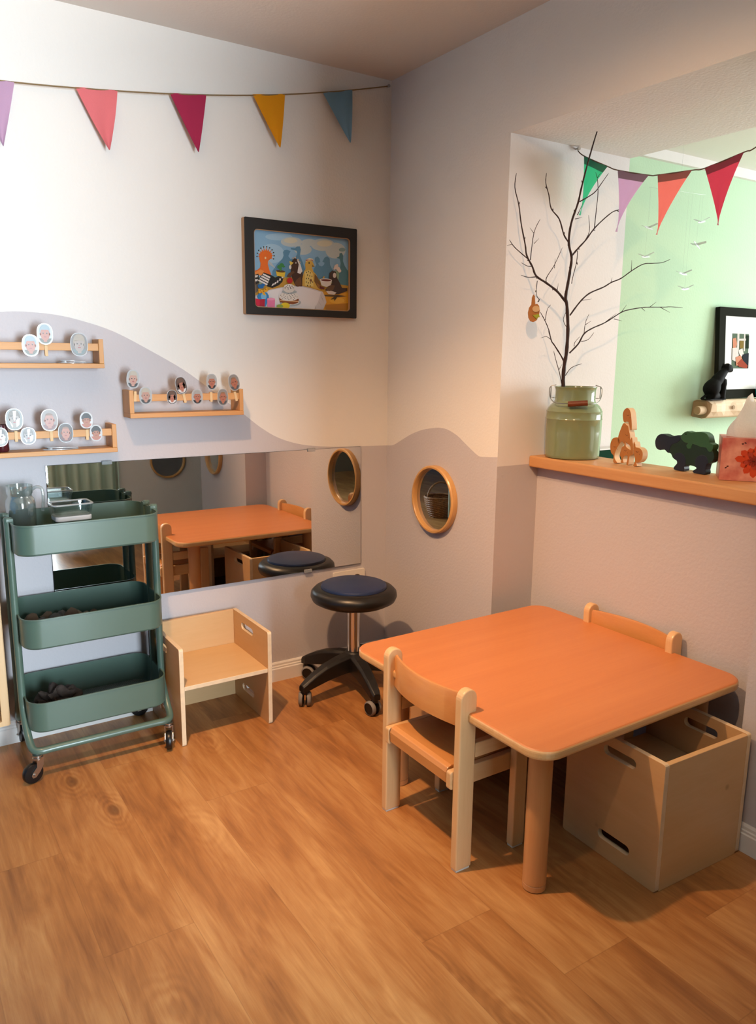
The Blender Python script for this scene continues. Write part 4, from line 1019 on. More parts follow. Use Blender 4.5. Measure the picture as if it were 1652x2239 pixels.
BR_PTS = [[[0.1871,-0.8,1.1944,0.0065],[0.1811,-0.804,1.2712,0.0062],[0.1841,-0.808,1.3168,0.0059],[0.1802,-0.812,1.3917,0.0056],[0.1657,-0.816,1.465,0.0052],[0.1528,-0.82,1.4935,0.0049],[0.1556,-0.824,1.5369,0.0046],[0.1584,-0.828,1.58,0.0043],[0.1571,-0.832,1.6195,0.004],[0.1368,-0.836,1.6614,0.0037],[0.1381,-0.84,1.7198,0.0034],[0.1596,-0.844,1.7839,0.0031],[0.1661,-0.848,1.8268,0.0027],[0.184,-0.852,1.9035,0.0024],[0.2177,-0.856,2.0118,0.0021],[0.241,-0.86,2.0509,0.0018]],[[0.175,-0.8,1.6687,0.0027],[0.1549,-0.795,1.6923,0.0024],[0.1345,-0.79,1.7401,0.0022],[0.1016,-0.785,1.769,0.0019],[0.093,-0.78,1.8097,0.0017],[0.0811,-0.775,1.8474,0.0014],[0.0874,-0.77,1.8777,0.0012]],[[0.1903,-0.8,1.6275,0.003],[0.2069,-0.8083,1.6505,0.0027],[0.2363,-0.8167,1.682,0.0023],[0.2685,-0.825,1.7238,0.002],[0.3309,-0.8333,1.7737,0.0017],[0.3665,-0.8417,1.7888,0.0013],[0.3834,-0.85,1.8169,0.001]],[[0.2296,-0.81,1.6697,0.0014],[0.2616,-0.805,1.7106,0.0011],[0.2585,-0.8,1.7634,0.0008]],[[0.2682,-0.82,1.7219,0.0015],[0.2634,-0.8267,1.7578,0.0013],[0.2603,-0.8333,1.8302,0.0011],[0.2451,-0.84,1.871,0.0009]],[[0.1822,-0.83,1.7928,0.002],[0.2347,-0.84,1.8238,0.0016],[0.2576,-0.85,1.8563,0.0013],[0.2748,-0.86,1.8857,0.0009]],[[0.2451,-0.84,1.871,0.001],[0.2362,-0.84,1.8867,0.0008]],[[0.2451,-0.84,1.871,0.001],[0.2489,-0.85,1.8851,0.0008]],[[0.1749,-0.83,1.7509,0.0012],[0.1758,-0.85,1.7844,0.0008]],[[0.1756,-0.82,1.7402,0.0012],[0.1974,-0.83,1.7459,0.0008]],[[0.1783,-0.8,1.4774,0.0042],[0.1412,-0.794,1.5116,0.0039],[0.0946,-0.788,1.5371,0.0036],[0.0528,-0.782,1.5574,0.0033],[0.0391,-0.776,1.5866,0.003],[0.0182,-0.77,1.6199,0.0027],[0.0148,-0.764,1.6544,0.0024],[-0.0008,-0.758,1.7165,0.0021],[-0.009,-0.752,1.774,0.0018],[-0.0235,-0.746,1.8254,0.0015],[-0.0139,-0.74,1.8701,0.0012]],[[0.0412,-0.75,1.6137,0.0018],[-0.0115,-0.745,1.6445,0.0014],[-0.0322,-0.74,1.6676,0.0009]],[[-0.0212,-0.74,1.654,0.001],[-0.0412,-0.74,1.6484,0.0008]],[[0.0541,-0.75,1.6097,0.0014],[0.0495,-0.765,1.6913,0.0011],[0.0599,-0.78,1.734,0.0008]],[[0.0495,-0.765,1.6913,0.001],[0.0264,-0.77,1.7055,0.0007]],[[0.0531,-0.765,1.6599,0.001],[0.0688,-0.77,1.6768,0.0007]],[[0.0582,-0.75,1.5901,0.0014],[0.0391,-0.75,1.5912,0.0011],[0.0142,-0.75,1.5994,0.0008]],[[0.079,-0.755,1.5585,0.0016],[0.0462,-0.7525,1.5552,0.0012],[0.0153,-0.75,1.5599,0.0008]],[[0.1123,-0.77,1.5393,0.0016],[0.1012,-0.78,1.5555,0.0013],[0.1241,-0.79,1.5962,0.0011],[0.1457,-0.8,1.6514,0.0008]],[[0.1349,-0.78,1.5877,0.001],[0.1161,-0.8,1.6145,0.0007]],[[0.1331,-0.78,1.5171,0.0012],[0.1286,-0.78,1.5279,0.0008]],[[0.1468,-0.785,1.5099,0.0012],[0.1365,-0.8,1.5387,0.0007]],[[0.08,-0.76,1.5457,0.0012],[0.0747,-0.7625,1.515,0.0011],[0.0773,-0.765,1.4949,0.001],[0.0863,-0.7675,1.485,0.0009],[0.0737,-0.77,1.4767,0.0008]],[[0.1987,-0.8,1.4382,0.0028],[0.2333,-0.808,1.4821,0.0026],[0.2678,-0.816,1.5117,0.0024],[0.3266,-0.824,1.535,0.0022],[0.3553,-0.832,1.5517,0.002],[0.3923,-0.84,1.5663,0.0019],[0.4364,-0.848,1.5945,0.0017],[0.4815,-0.856,1.6178,0.0015],[0.5211,-0.864,1.6225,0.0013],[0.5612,-0.872,1.6273,0.0011],[0.5921,-0.88,1.6394,0.0009]],[[0.2238,-0.82,1.4862,0.0011],[0.2656,-0.83,1.4928,0.0007]],[[0.3422,-0.84,1.5493,0.0011],[0.3369,-0.85,1.5648,0.0007]],[[0.418,-0.86,1.5913,0.0011],[0.4166,-0.86,1.6259,0.0007]],[[0.2162,-0.8,1.6471,0.0012],[0.2155,-0.8,1.6117,0.0012],[0.2012,-0.8,1.5602,0.0012],[0.1977,-0.8,1.5396,0.0012]],[[0.2074,-0.8,1.3144,0.0028],[0.2453,-0.8018,1.3457,0.0026],[0.268,-0.8036,1.3792,0.0025],[0.3062,-0.8055,1.3991,0.0023],[0.3662,-0.8073,1.42,0.0021],[0.4407,-0.8091,1.4562,0.0019],[0.482,-0.8109,1.4674,0.0018],[0.5472,-0.8127,1.4773,0.0016],[0.5833,-0.8145,1.4802,0.0014],[0.6598,-0.8164,1.4834,0.0012],[0.6976,-0.8182,1.4859,0.0011],[0.7653,-0.82,1.4861,0.0009]],[[0.2609,-0.81,1.3813,0.0012],[0.2537,-0.82,1.416,0.0009],[0.2574,-0.83,1.4437,0.0007]],[[0.2653,-0.81,1.4096,0.0012],[0.2699,-0.83,1.4209,0.0007]],[[0.2167,-0.81,1.3367,0.0012],[0.2084,-0.82,1.3496,0.0009],[0.2198,-0.83,1.3683,0.0007]],[[0.2496,-0.81,1.3528,0.0012],[0.2727,-0.82,1.3602,0.0009],[0.2872,-0.83,1.3839,0.0007]],[[0.363,-0.81,1.4207,0.0012],[0.3944,-0.83,1.4512,0.0007]],[[0.4052,-0.81,1.4332,0.0012],[0.4264,-0.83,1.426,0.0007]],[[0.443,-0.81,1.4586,0.0012],[0.4424,-0.83,1.4818,0.0007]],[[0.5928,-0.81,1.4818,0.0012],[0.6004,-0.83,1.4985,0.0007]],[[0.6523,-0.81,1.4818,0.0012],[0.6806,-0.83,1.4646,0.0007]],[[0.5469,-0.81,1.476,0.0012],[0.5425,-0.83,1.4641,0.0007]],[[0.1844,-0.8,1.2812,0.0026],[0.1744,-0.795,1.3023,0.0023],[0.1432,-0.79,1.3393,0.0021],[0.134,-0.785,1.3531,0.0018],[0.1231,-0.78,1.39,0.0015],[0.1062,-0.775,1.4218,0.0013],[0.0899,-0.77,1.4465,0.001]],[[0.1046,-0.78,1.4193,0.0012],[0.1069,-0.785,1.4534,0.0009],[0.1169,-0.79,1.4695,0.0007]],[[0.1389,-0.78,1.3556,0.0012],[0.1101,-0.785,1.3665,0.0009],[0.0795,-0.79,1.3612,0.0007]],[[0.1352,-0.78,1.3602,0.0012],[0.1101,-0.79,1.3871,0.0007]],[[0.1804,-0.8,1.2053,0.0016],[0.1667,-0.7967,1.2504,0.0013],[0.1542,-0.7933,1.2833,0.0011],[0.1414,-0.79,1.3206,0.0008]],[[0.1933,-0.8,1.2386,0.0014],[0.2092,-0.81,1.2649,0.0011],[0.2487,-0.82,1.2794,0.0008]],[[0.171,-0.79,1.2574,0.001],[0.1747,-0.8,1.2765,0.0007]],[[0.1884,-0.8,1.3969,0.0011],[0.1772,-0.7967,1.4119,0.001],[0.176,-0.7933,1.4282,0.0009],[0.191,-0.79,1.4519,0.0008]]]
br = thing('bare_branch', 'bare dark branch standing in the sage milk can', 'branch', (CX-.06, CY, 1.19))
O = Vector((CX-.06, CY, 1.19))
for i, q in enumerate(BR_PTS):
    P = [Vector(p[:3])-O for p in q]; R = [p[3] for p in q]
    if i == 0:
        P = [Vector((.035, 0, -.215))]+P; R = [.0068]+R
    sp = smooth_pts(P, 4) if len(P) > 2 else P
    n = len(sp); rr = []
    for k in range(n):
        t = k/(n-1)*(len(R)-1); a = min(int(t), len(R)-2); rr.append((R[a]*(1-t+a)+R[a+1]*(t-a))*(1+.10*math.sin(k*2.1+i)))
    rr[-1] *= .5
    bm = BM(); tube(bm, sp, rr, 8)
    rnd = random.Random(i)
    if i in (0, 1, 2, 10, 22, 27):
        for k in range(4, n-2, 7):        # buds
            d = (sp[k+1]-sp[k]).normalized(); s = d.cross(Vector((0, 1, 0)))*rnd.choice((-1, 1))+d*1.2
            tube(bm, [sp[k], sp[k]+s.normalized()*.006, sp[k]+s.normalized()*.011], [.0016, .0017, .0003], 6)
    obj('twig' if i else 'stem', bm, BARK, br)
# hanging rabbit egg
t = thing('hanging_ornament', 'flat wooden rabbit egg ornament hanging from the branch', 'ornament', (.058, -.772, 1.450))
bm = BM(); ang = Matrix.Rotation(math.radians(-30), 4, 'Z')
prism(bm, [(-.010, -.035), (.0, -.038), (.010, -.033), (.018, -.018), (.020, 0), (.017, .014), (.010, .021), (.004, .019), (.001, .045), (-.004, .050), (-.008, .040), (-.009, .018), (-.016, .008), (-.019, -.008), (-.017, -.024)], .005, M=ang @ rot('X', 90)); obj('rabbit', bm, FIGW, t, bevel=.001)
bm = BM(); prism(bm, circle(.006, .004, .012, .010, 16), .004, M=ang @ mov(0, -.005, 0) @ rot('X', 90)); obj('face_disc', bm, PEG, t)
bm = BM(); prism(bm, [(-.004, -.016), (.016, -.012), (.020, -.022), (.010, -.024), (.012, -.030), (.002, -.022)], .004, M=ang @ mov(0, -.005, 0) @ rot('X', 90)); obj('bow', bm, pm('#a8b53a'), t, label='yellow green bow')
bm = BM(); tube(bm, [(.002, -.002, .018), (.0, -.002, .075), (.004, -.002, .088)], .0007, 6); obj('thread', bm, MATW, t)

# stacked wooden figure on the sill: five interlocking sawn pieces
FX = .258
fig = thing('wooden_puzzle', 'sawn wooden animal puzzle with stacked pieces on the sill beside the milk can', 'puzzle', (FX, -1.045, SILL), math.radians(-4))
def figpt(zx, zy):
    X, Y = 1120+zx/4.589, 820+zy/4.589
    return (-(.961+(X-1334)*.00185)+1.045, .973+(1000-Y)*.00155-SILL)
PCS = [[(1100, 400), (1105, 365), (1120, 340), (1145, 328), (1170, 345), (1185, 380), (1195, 430), (1203, 480), (1206, 530), (1190, 527), (1176, 485), (1160, 455), (1145, 450), (1130, 470), (1112, 455)],
 [(1108, 485), (1128, 474), (1148, 490), (1165, 500), (1180, 545), (1192, 580), (1200, 625), (1214, 600), (1226, 650), (1236, 700), (1238, 760), (1216, 757), (1204, 692), (1176, 668), (1150, 655), (1138, 672), (1110, 652), (1085, 680), (1066, 650), (1070, 600), (1084, 550)],
 [(1062, 634), (1084, 655), (1090, 690), (1065, 738), (1046, 790), (1044, 830), (1058, 860), (1080, 884), (1034, 884), (1032, 820), (1005, 795), (988, 740), (992, 690), (1012, 650)],
 [(1104, 790), (1116, 745), (1138, 722), (1140, 680), (1152, 690), (1158, 730), (1185, 748), (1218, 765), (1228, 800), (1204, 822), (1196, 900), (1176, 900), (1184, 822), (1152, 822), (1136, 858), (1146, 892), (1114, 892), (1120, 858), (1100, 820)],
 [(1238, 690), (1254, 712), (1262, 738), (1300, 742), (1328, 765), (1338, 800), (1330, 845), (1300, 880), (1278, 885), (1288, 918), (1248, 918), (1262, 880), (1256, 830), (1240, 770)]]
Fm = Matrix(((0, 0, -1, 0), (1, 0, 0, 0), (0, 1, 0, 0), (0, 0, 0, 1)))      # outline in YZ, thick towards -X
for i, pc in enumerate(PCS):
    bm = BM(); pts = [(p.x, p.y) for p in smooth_pts([(*figpt(*q), 0) for q in pc], 3, True)]
    zlow = min(p[1] for p in pts)
    if i >= 2: pts = [(a, b-zlow if i != 3 else b-zlow) for a, b in pts]
    prism(bm, pts, .024, M=mov(.012, 0, 0) @ Fm, mi=0, edge_mi=1)
    c = obj('puzzle_piece', bm, [FIGW, FIGE], fig, bevel=.0008)
    bm = BM(); cx = sum(p[0] for p in pts)/len(pts); cz = sum(p[1] for p in pts)/len(pts)
    tube(bm, [(-.0124, cx-.005, cz+.012), (-.0124, cx, cz+.0095), (-.0124, cx+.005, cz+.012)], .0006, 5); lathe(bm, [(0, 0), (.0014, 0), (0, .0005)], 8, mov(-.012, cx-.010, cz+.004) @ rot('Y', -90)); obj('drawn_face', bm, pm('#6b3418'), c)

# hippo puzzle
HXX = .300
hip = thing('hippo_puzzle', 'painted wooden hippopotamus puzzle with a small one on its back, on the sill', 'puzzle', (HXX, -1.22, SILL), math.radians(-3))
def hp(zx, zy):
    X, Y = 1140+zx/3.227, 640+zy/3.227
    return (-(1.108+(X-1429)*.001625)+1.22, .957+(1034.5-Y)*.00147-SILL)
PAR = [(932, 1105), (935, 1075), (950, 1050), (975, 1037), (1005, 1038), (1040, 1048), (1085, 1038), (1115, 1032), (1140, 1050), (1180, 1065), (1230, 1060), (1300, 1080), (1345, 1100), (1366, 1130), (1368, 1165), (1350, 1190), (1325, 1200), (1318, 1240), (1318, 1272), (1240, 1272), (1232, 1258), (1255, 1240), (1248, 1232), (1220, 1226), (1180, 1228), (1165, 1240), (1166, 1271), (1095, 1271), (1093, 1250), (1112, 1225), (1105, 1205), (1075, 1190), (1060, 1165), (1030, 1158), (1005, 1140), (975, 1150), (945, 1140)]
BABY = [(1122, 1045), (1138, 1017), (1165, 1000), (1195, 1005), (1240, 997), (1290, 998), (1320, 1020), (1332, 1060), (1355, 1070), (1357, 1095), (1345, 1118), (1325, 1115), (1310, 1095), (1270, 1095), (1215, 1080), (1205, 1110), (1180, 1115), (1168, 1095), (1180, 1080), (1150, 1075)]
HEAD = [(932, 1105), (935, 1075), (950, 1050), (975, 1037), (1005, 1038), (1040, 1048), (1085, 1038), (1112, 1033), (1122, 1060), (1100, 1085), (1065, 1100), (1050, 1130), (1045, 1160), (1030, 1158), (1005, 1140), (975, 1150), (945, 1140)]
LEG1 = [(1082, 1195), (1090, 1165), (1120, 1150), (1155, 1160), (1172, 1190), (1176, 1228), (1165, 1240), (1166, 1271), (1095, 1271), (1093, 1250), (1112, 1225), (1105, 1205)]
LEG2 = [(1255, 1240), (1240, 1200), (1250, 1165), (1285, 1145), (1320, 1155), (1335, 1196), (1325, 1200), (1318, 1240), (1318, 1272), (1240, 1272), (1232, 1258)]
for nm, outl, mt, th, sm in (('body_piece', PAR, HIPG, .024, 2), ('head_piece', HEAD, HIPD, .0256, 2), ('leg_piece', LEG1, HIPD, .0256, 2), ('leg_piece', LEG2, HIPD, .0256, 2), ('baby_piece', BABY, HIPL, .026, 2)):
    bm = BM(); pts = [(p.x, max(p.y, 0)) for p in smooth_pts([(*hp(*q), 0) for q in outl], sm, True)]
    prism(bm, pts, th, M=mov(th/2, 0, 0) @ Fm); o = obj(nm, bm, mt, hip, bevel=.0012)
    if nm in ('head_piece', 'baby_piece'):
        bm = BM(); e = hp(962, 1062) if nm == 'head_piece' else hp(1160, 1020); lathe(bm, [(0, 0), (.0022, 0), (.0022, .001), (0, .001)], 10, mov(-th/2, e[0], e[1]) @ rot('Y', -90)); obj('eye', bm, DARK, o)

# tissue box
tb = thing('tissue_box', 'pink cube tissue box printed with an orange flower, right end of the sill', 'tissue box', (.231, -1.383, SILL), math.radians(-52))
m, nt, p_ = new_mat('pink_print'); tc = node(nt, 'ShaderNodeTexCoord'); nz = node(nt, 'ShaderNodeTexNoise'); nz.inputs['Scale'].default_value = 14; nz.inputs['Detail'].default_value = 4; nt.links.new(tc.outputs['Object'], nz.inputs['Vector'])
rp = node(nt, 'ShaderNodeValToRGB'); rp.color_ramp.elements[0].position = .35; rp.color_ramp.elements[0].color = lin('#b4544c'); rp.color_ramp.elements[1].position = .62; rp.color_ramp.elements[1].color = lin('#e0a08c'); nt.links.new(nz.outputs['Fac'], rp.inputs[0]); nt.links.new(rp.outputs[0], p_.inputs['Base Color']); p_.inputs['Roughness'].default_value = .4
PINKB = m
S = .118
bm = BM(); box(bm, 0, S, 0, S, 0, .122); fl = [pm('#c8431c'), pm('#8a2413'), pm('#3f1208'), pm('#a93a26')]
def petal(cx, cz, a, l, w, lay, mi):
    c, s = math.cos(a), math.sin(a)
    pts = [(cx+c*l*u-s*w*v, cz+s*l*u+c*w*v) for u, v in ((.08, -.3), (.45, -1), (.85, -.75), (1, 0), (.85, .75), (.45, 1), (.08, .3))]
    prism(bm, pts, .0003, M=mov(0, -.0001-lay*.00025, 0) @ rot('X', 90), mi=mi)
for i in range(11): petal(.086, .060, i*.571+.2, .038+.006*(i % 3), .011, 0, 1)
for i in range(9): petal(.086, .060, i*.698, .027, .008, 1, 4 if i % 2 else 1)
prism(bm, circle(.086, .058, .011, .010, 14), .0003, M=mov(0, -.0007, 0) @ rot('X', 90), mi=3)
for i in range(8): petal(.086, .058, i*.785, .016, .004, 3, 2)
for x, z, a in ((.012, .034, .6), (.016, .040, .2), (.050, .106, .1), (.064, .108, 2.8)): petal(x, z, a, .007, .002, 0, 3)
obj('carton', bm, [PINKB]+fl, tb)
bm = BM(); rows = []
for j in range(15):
    v = j/14; row = []
    for i in range(29):
        u = i/28; a = u*2*PI
        w = .040*(1-v)**.55*(1+.25*math.sin(2*v*PI))+.004; d = .020*(1-v)+.004
        k = 1+.18*math.sin(3*a+4*v)
        row.append(bm.verts.new((.062+w*math.cos(a)*k+.012*v, .055+d*math.sin(a)*k+.010*math.sin(5*v), .118+.118*v*(1-.10*math.cos(a)))))
    rows.append(row)
for A_, B_ in zip(rows, rows[1:]):
    for i in range(28): bm.faces.new((A_[i], A_[i+1], B_[i+1], B_[i])).smooth = True
obj('tissue', bm, TISSUE, tb, label='white tissue pulled up out of the box')

# ------------------------------------------------------------------ the green room seen through the hatch
gb = BM(); box(gb, .400, .62, EX-.05, EX-.001, .0, .962); box(gb, .398, .622, EX-.052, EX-.001, .962, .967, 1)
tag(obj('green_board', gb, [DGREEN, SKIRT]), 'dark green board with a white top edge behind the milk can', 'board')
lg = thing('driftwood_shelf', 'driftwood log shelf on the mint green wall', 'shelf', (1.0, EX, 1.06))
bm = BM(); rings = []
rnd = random.Random(3)
for i in range(14):
    x = .045+i*.036; k = 1+.06*math.sin(i*1.3)
    sec = [(-.004, .006), (-.004, .070), (-.03, .0765), (-.078, .076), (-.092*k, .06), (-.094*k, .03), (-.082, .006*k), (-.05, .0)]
    rings.append([bm.verts.new((x+(.010*math.sin(q*1.9) if i in (0, 13) else 0), y, z)) for q, (y, z) in enumerate(sec)])
for A_, B_ in zip(rings, rings[1:]):
    for k in range(8): bm.faces.new((A_[k], A_[(k+1) % 8], B_[(k+1) % 8], B_[k]))
f = bm.faces.new(rings[0]); f.material_index = 1; f = bm.faces.new(rings[-1][::-1]); f.material_index = 1
obj('log', bm, [LOGW, LOGE], lg, bevel=.006, segs=3)
bm = BM(); lathe(bm, [(0, 0), (.013, .0), (.0165, .003), (.0175, .01), (.0165, .07), (0, .07)], 20, mov(0, -.062, .035) @ rot('Y', 90), smooth=True)
for f in bm.faces:
    if all(v.co.x < .004 for v in f.verts): f.material_index = 1
obj('branch_stub', bm, [LOGW, LOGE], lg)
bm = BM(); lathe(bm, [(0, 0), (.008, 0), (.0085, .003), (.0005, .0035)], 12, mov(.20, -.0935, .045) @ rot('X', 90)); obj('knot', bm, LOGE, lg)
# cat figurine: one continuous carved body
cat = thing('cat_figurine', 'black carved sitting cat on the driftwood shelf', 'figurine', (1.088, -.766, 1.1375))
bm = BM()
tube(bm, smooth_pts([(-.036, 0, .028), (-.020, 0, .045), (.002, 0, .070), (.026, 0, .092), (.048, 0, .108), (.066, 0, .122)], 5), [.024+.010*math.sin(min(1, t/10)*PI) if t < 12 else .024-.0009*(t-12) for t in range(26)], 18)
tube(bm, smooth_pts([(-.030, .0, .022), (.000, 0, .020), (.030, 0, .010)], 5), [.024, .025, .026, .025, .024, .022, .020, .017, .015, .013, .011], 16)
for s in (-1, 1):
    tube(bm, smooth_pts([(.038, s*.010, .082), (.044, s*.011, .045), (.042, s*.011, .012), (.050, s*.011, .006)], 5), [.014]*4+[.011]*12, 12)
    tube(bm, [(.062, s*.011, .134), (.060, s*.013, .150)], [.007, .001], 8)
tube(bm, [(.056, 0, .122), (.072, 0, .128), (.088, 0, .124), (.101, 0, .118), (.107, 0, .117)], [.018, .0195, .016, .010, .004], 16)
tube(bm, smooth_pts([(-.045, .005, .020), (-.058, .010, .008), (-.066, .012, .005)], 4), .006, 10)
c = obj('body', bm, CATB, cat); rm = c.modifiers.new('remesh', 'REMESH'); rm.mode = 'VOXEL'; rm.voxel_size = .0028; rm.use_smooth_shade = True; smo = c.modifiers.new('smooth', 'SMOOTH'); smo.factor = .5; smo.iterations = 6
bm = BM(); prism(bm, rrect(-.062, .062, -.022, .022, .015, 5), .004); obj('plinth', bm, CATB, cat, bevel=.001)
# leaning frame
FW, FH = .335, .372
fr = thing('standing_frame', 'tall charcoal frame with a white mount leaning on the green wall', 'picture', (1.152, -.722, 1.1385))
fr.rotation_euler.x = math.radians(-4.4)
bm = BM(); prism(bm, rrect(0, FW, 0, FH, .002, 2), .020, [rrect(.042, FW-.042, .036, FH-.034, .002, 2)], M=rot('X', 90)); obj('frame', bm, FRAMEG, fr, bevel=.0015)
bm = BM(); box(bm, .040, FW-.040, -.012, -.009, .034, FH-.032); obj('mount', bm, MATW, fr)
bm = BM(); fmats = [plain('snapshot_'+c[1:], c, .95, spec=.03) for c in ('#5f7060', '#cfcac4', '#c98a70', '#9a4a3a', '#2e3238', '#d8d2cc', '#28352a', '#84703e')]
def fp(u0, v0, pts, mi, lay): prism(bm, [(.100+.118*a, .268-.145*b) for a, b in pts], .0004, M=mov(0, -.0121-.0003*lay, 0) @ rot('X', 90), mi=mi)
fp(0, 0, [(0, 0), (1, 0), (1, 1), (0, 1)], 0, 0)
for k, (pts, mi) in enumerate(([[(.3, 0), (.42, 0), (.42, .5), (.3, .5)], 1], [[(.7, 0), (.78, 0), (.78, .5), (.7, .5)], 1], [[(.3, .15), (1, .13), (1, .19), (.3, .21)], 1], [[(.45, .2), (.68, .2), (.68, .42), (.45, .42)], 7], [[(.82, .04), (1, .04), (1, .42), (.82, .42)], 6], [[(.02, .15), (.2, .12), (.28, .3), (.2, .42), (.04, .42)], 2], [[(0, .42), (.3, .4), (.4, .62), (.2, .8), (0, .75)], 5], [[(.35, .48), (.6, .42), (.7, .6), (.5, .68)], 5], [[(.6, .6), (1, .55), (1, 1), (.72, .95)], 4], [[(.2, .68), (.5, .62), (.62, .75), (.5, .9), (.25, .92)], 2], [[(.3, .85), (.55, .72), (.95, .92), (.9, 1), (.4, .95)], 3])):
    fp(0, 0, pts, mi, k+1)
obj('print', bm, fmats, fr)
bm = BM(); lathe(bm, [(0, 0), (.022, 0), (.030, .012), (.032, .03), (.026, .05), (.018, .058), (.016, .058), (.02, .05), (0, .04)], 28); tag(obj('teal_pot', bm, TEAL, loc=(1.430, -.768, 1.1375)), 'small teal glazed pot before the charcoal frame at the right edge', 'pot')
# paper bird mobile
mo = thing('paper_mobile', 'thin white paper bird mobile hanging before the green wall', 'mobile', (.55, -.93, G2-.002))
PAPER = glass_mat('film_paper', '#eef2f6', .3, .1, .3)
bm = BM(); tube(bm, [(0, 0, 0), (0, 0, -.20)], .0002, 5); tube(bm, [(-.16, 0, -.205), (.14, .0, -.195)], .0003, 5); obj('wire', bm, PAPER, mo)
for x, z, a in ((.401, 1.721, 8), (.676, 1.765, -12), (.661, 1.69, 30), (.396, 1.629, -5), (.599, 1.588, 4), (.618, 1.538, -6)):
    M = mov(x-.55, 0, z-G2+.002) @ rot('Y', a)
    bm = BM(); prism(bm, [(-.020, .0), (-.010, .003), (.004, .003), (.022, .001), (.026, -.002), (.004, -.004), (-.012, -.003)], .0012, M=M @ rot('X', 90)); prism(bm, [(-.004, .001), (.008, .002), (.012, .03), (.004, .034)], .0008, M=M @ rot('X', 20)); prism(bm, [(-.004, -.001), (.008, -.002), (.012, -.03), (.004, -.034)], .0008, M=M @ rot('X', -20))
    b_ = obj('paper_bird', bm, PAPER, mo)
    bm = BM(); top = -.20; tube(bm, [(x-.55, 0, z-G2+.004), (max(-.15, min(.13, x-.55)), 0, top)], .00012, 4); obj('thread', bm, PAPER, b_)

# ------------------------------------------------------------------ things seen in the mirrors
CURT = cloth_mat('pale_green_curtain', '#dfead9', .15, 300)
def curtain(name, label, x0, x1, y, z0, z1, waves, rotm=None, loc=(0, 0, 0), rz=0):
    bm = BM(); n = 60; W = x1-x0
    A_ = []; B_ = []
    for i in range(n+1):
        u = i/n; x = x0+W*u; yy = y+.028*math.sin(u*waves*2*PI)+.01*math.sin(u*waves*5+1)
        A_.append(bm.verts.new((x, yy*1.0, z0))); B_.append(bm.verts.new((x, y+(yy-y)*.6, z1)))
    for i in range(n): bm.faces.new((A_[i], A_[i+1], B_[i+1], B_[i])).smooth = True
    o = obj(name, bm, CURT, loc=loc, rotz=rz); s = o.modifiers.new('solid', 'SOLIDIFY'); s.thickness = .003
    return tag(o, label, 'curtain', 'pale curtains')
curtain('curtain', 'pale green curtain hanging at the front wall, seen in the long mirror', -.82, -.34, -2.975, .02, 2.15, 6)
curtain('curtain', 'pale grey green curtain at the far left of the room, seen in the round mirror', -.34, .34, 0, .04, 2.1, 6, loc=(-2.07, -1.98, 0), rz=math.radians(75))
bk = thing('wicker_basket', 'brown wicker basket with a handle on the floor, seen in the round mirror', 'basket', (-2.20, -2.48, 0))
WICK = wood('wicker', '#b07a48', '#6a4020', 2, .6, 60, stretch=.4, contrast=.4)
bm = BM(); n = 48; rows = []
for j in range(22):
    v = j/21; r = .085+.045*math.sin(v*1.5); rows.append([bm.verts.new(((r+.003*math.sin(k*PI/2+j*PI))*math.cos(2*PI*k/n), (r+.003*math.sin(k*PI/2+j*PI))*math.sin(2*PI*k/n), .002+.17*v)) for k in range(n)])
for A_, B_ in zip(rows, rows[1:]):
    for k in range(n): bm.faces.new((A_[k], A_[(k+1) % n], B_[(k+1) % n], B_[k]))
bm.faces.new(rows[0][::-1]); o = obj('woven_body', bm, WICK, bk); s_ = o.modifiers.new('solid', 'SOLIDIFY'); s_.thickness = .005
bm = BM(); tube(bm, [(.13*math.cos(a), 0, .165+.13*math.sin(a)) for a in [PI*i/16 for i in range(17)]], .008, 10); obj('handle', bm, WICK, bk)
bm = BM(); tube(bm, [(.131*math.cos(2*PI*i/32), .131*math.sin(2*PI*i/32), .172) for i in range(32)], .008, 8, closed=True); obj('rim', bm, WICK, bk)

# ------------------------------------------------------------------ camera
cam = bpy.data.cameras.new('camera'); co = bpy.data.objects.new('camera', cam); COL.objects.link(co)
co.location = (-1.8093, -2.7141, 1.2957); co.rotation_euler = (1.3738, -.0111, -.5754)
cam.sensor_fit = 'VERTICAL'; cam.sensor_height = 36; cam.lens = 1705.02/2239*36; cam.clip_start = .02
SC.camera = co

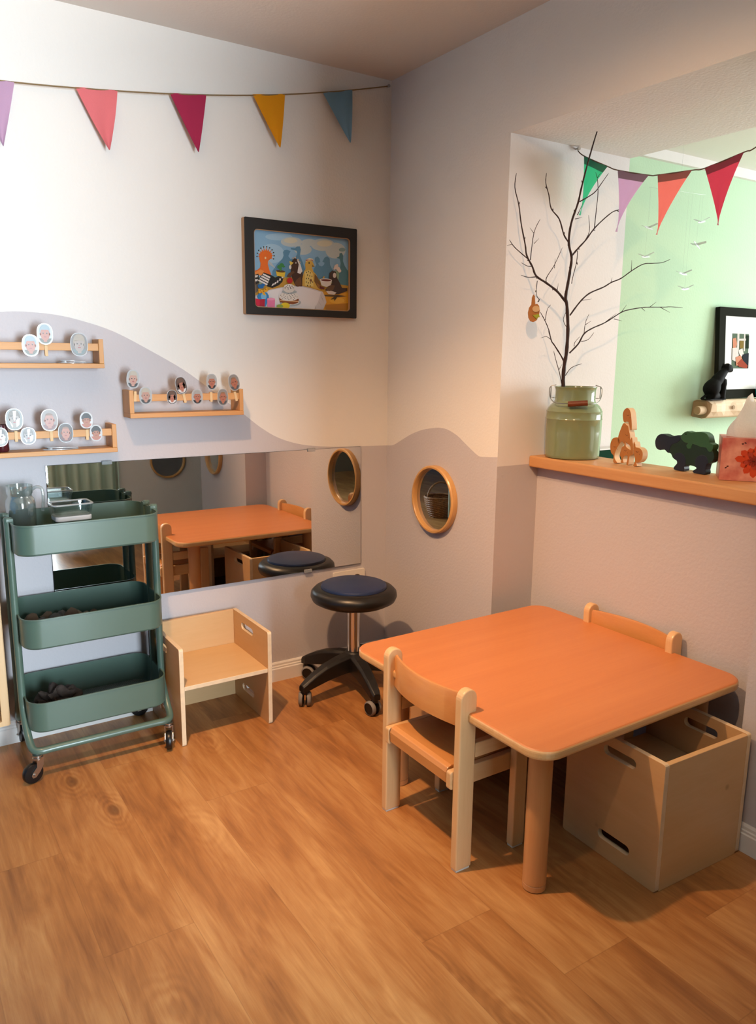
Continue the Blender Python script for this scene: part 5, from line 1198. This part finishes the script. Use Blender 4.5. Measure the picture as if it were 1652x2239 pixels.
# ------------------------------------------------------------------ light
def area(name, loc, target, sx, sy, power, col, spread=180):
    l = bpy.data.lights.new(name, 'AREA'); l.shape = 'RECTANGLE'; l.size = sx; l.size_y = sy; l.energy = power; l.color = col; l.spread = math.radians(spread)
    o = bpy.data.objects.new(name, l); COL.objects.link(o); o.location = loc
    o.rotation_euler = (Vector(target)-Vector(loc)).to_track_quat('-Z', 'Y').to_euler(); return o
def spot(name, loc, target, power, col, deg, blend, rad):
    l = bpy.data.lights.new(name, 'SPOT'); l.energy = power; l.color = col; l.spot_size = math.radians(deg); l.spot_blend = blend; l.shadow_soft_size = rad
    o = bpy.data.objects.new(name, l); COL.objects.link(o); o.location = loc
    o.rotation_euler = (Vector(target)-Vector(loc)).to_track_quat('-Z', 'Y').to_euler(); return o
COOL = (.74, .89, 1.0); WARM = (1.0, .575, .29)
area('daylight_window', (-.70, -5.38, 1.10), (-.70, 0, 1.10), 1.12, 1.95, 132, COOL, 110)
area('daylight_green_room', (3.56, -2.0, 1.38), (0, -1.6, 1.25), 1.7, 1.3, 108, (.93, .98, 1.0))
def point(name, loc, power, col, rad):
    l = bpy.data.lights.new(name, 'POINT'); l.energy = power; l.color = col; l.shadow_soft_size = rad
    o = bpy.data.objects.new(name, l); COL.objects.link(o); o.location = loc; return o
spot('ceiling_lamp_table', (-1.42, -1.07, 2.26), (-.55, -.75, .40), 150, WARM, 74, 1, .03)
spot('ceiling_lamp_room', (-1.15, -2.15, 2.26), (.19, -1.0, .95), 72, WARM, 68, 1, .03)
spot('ceiling_fill_uplight', (-1.42, -1.07, 1.98), (-1.42, -1.07, 2.3), 34, WARM, 165, .6, .05)  # added upward fill to brighten the ceiling, no fixture of its own
w = bpy.data.worlds.new('world'); SC.world = w; w.use_nodes = True
w.node_tree.nodes['Background'].inputs[0].default_value = (.7, .85, 1, 1); w.node_tree.nodes['Background'].inputs[1].default_value = 1.0

vs = SC.view_settings; vs.view_transform = 'Standard'; vs.look = 'None'; vs.gamma = 1; vs.use_curve_mapping = False; vs.exposure = .16
SC.cycles.use_denoising = True
SC.cycles.max_bounces = 10; SC.cycles.diffuse_bounces = 2; SC.cycles.glossy_bounces = 6; SC.cycles.transmission_bounces = 8; SC.cycles.transparent_max_bounces = 12
SC.cycles.sample_clamp_indirect = 4
SC.cycles.caustics_reflective = False; SC.cycles.caustics_refractive = False
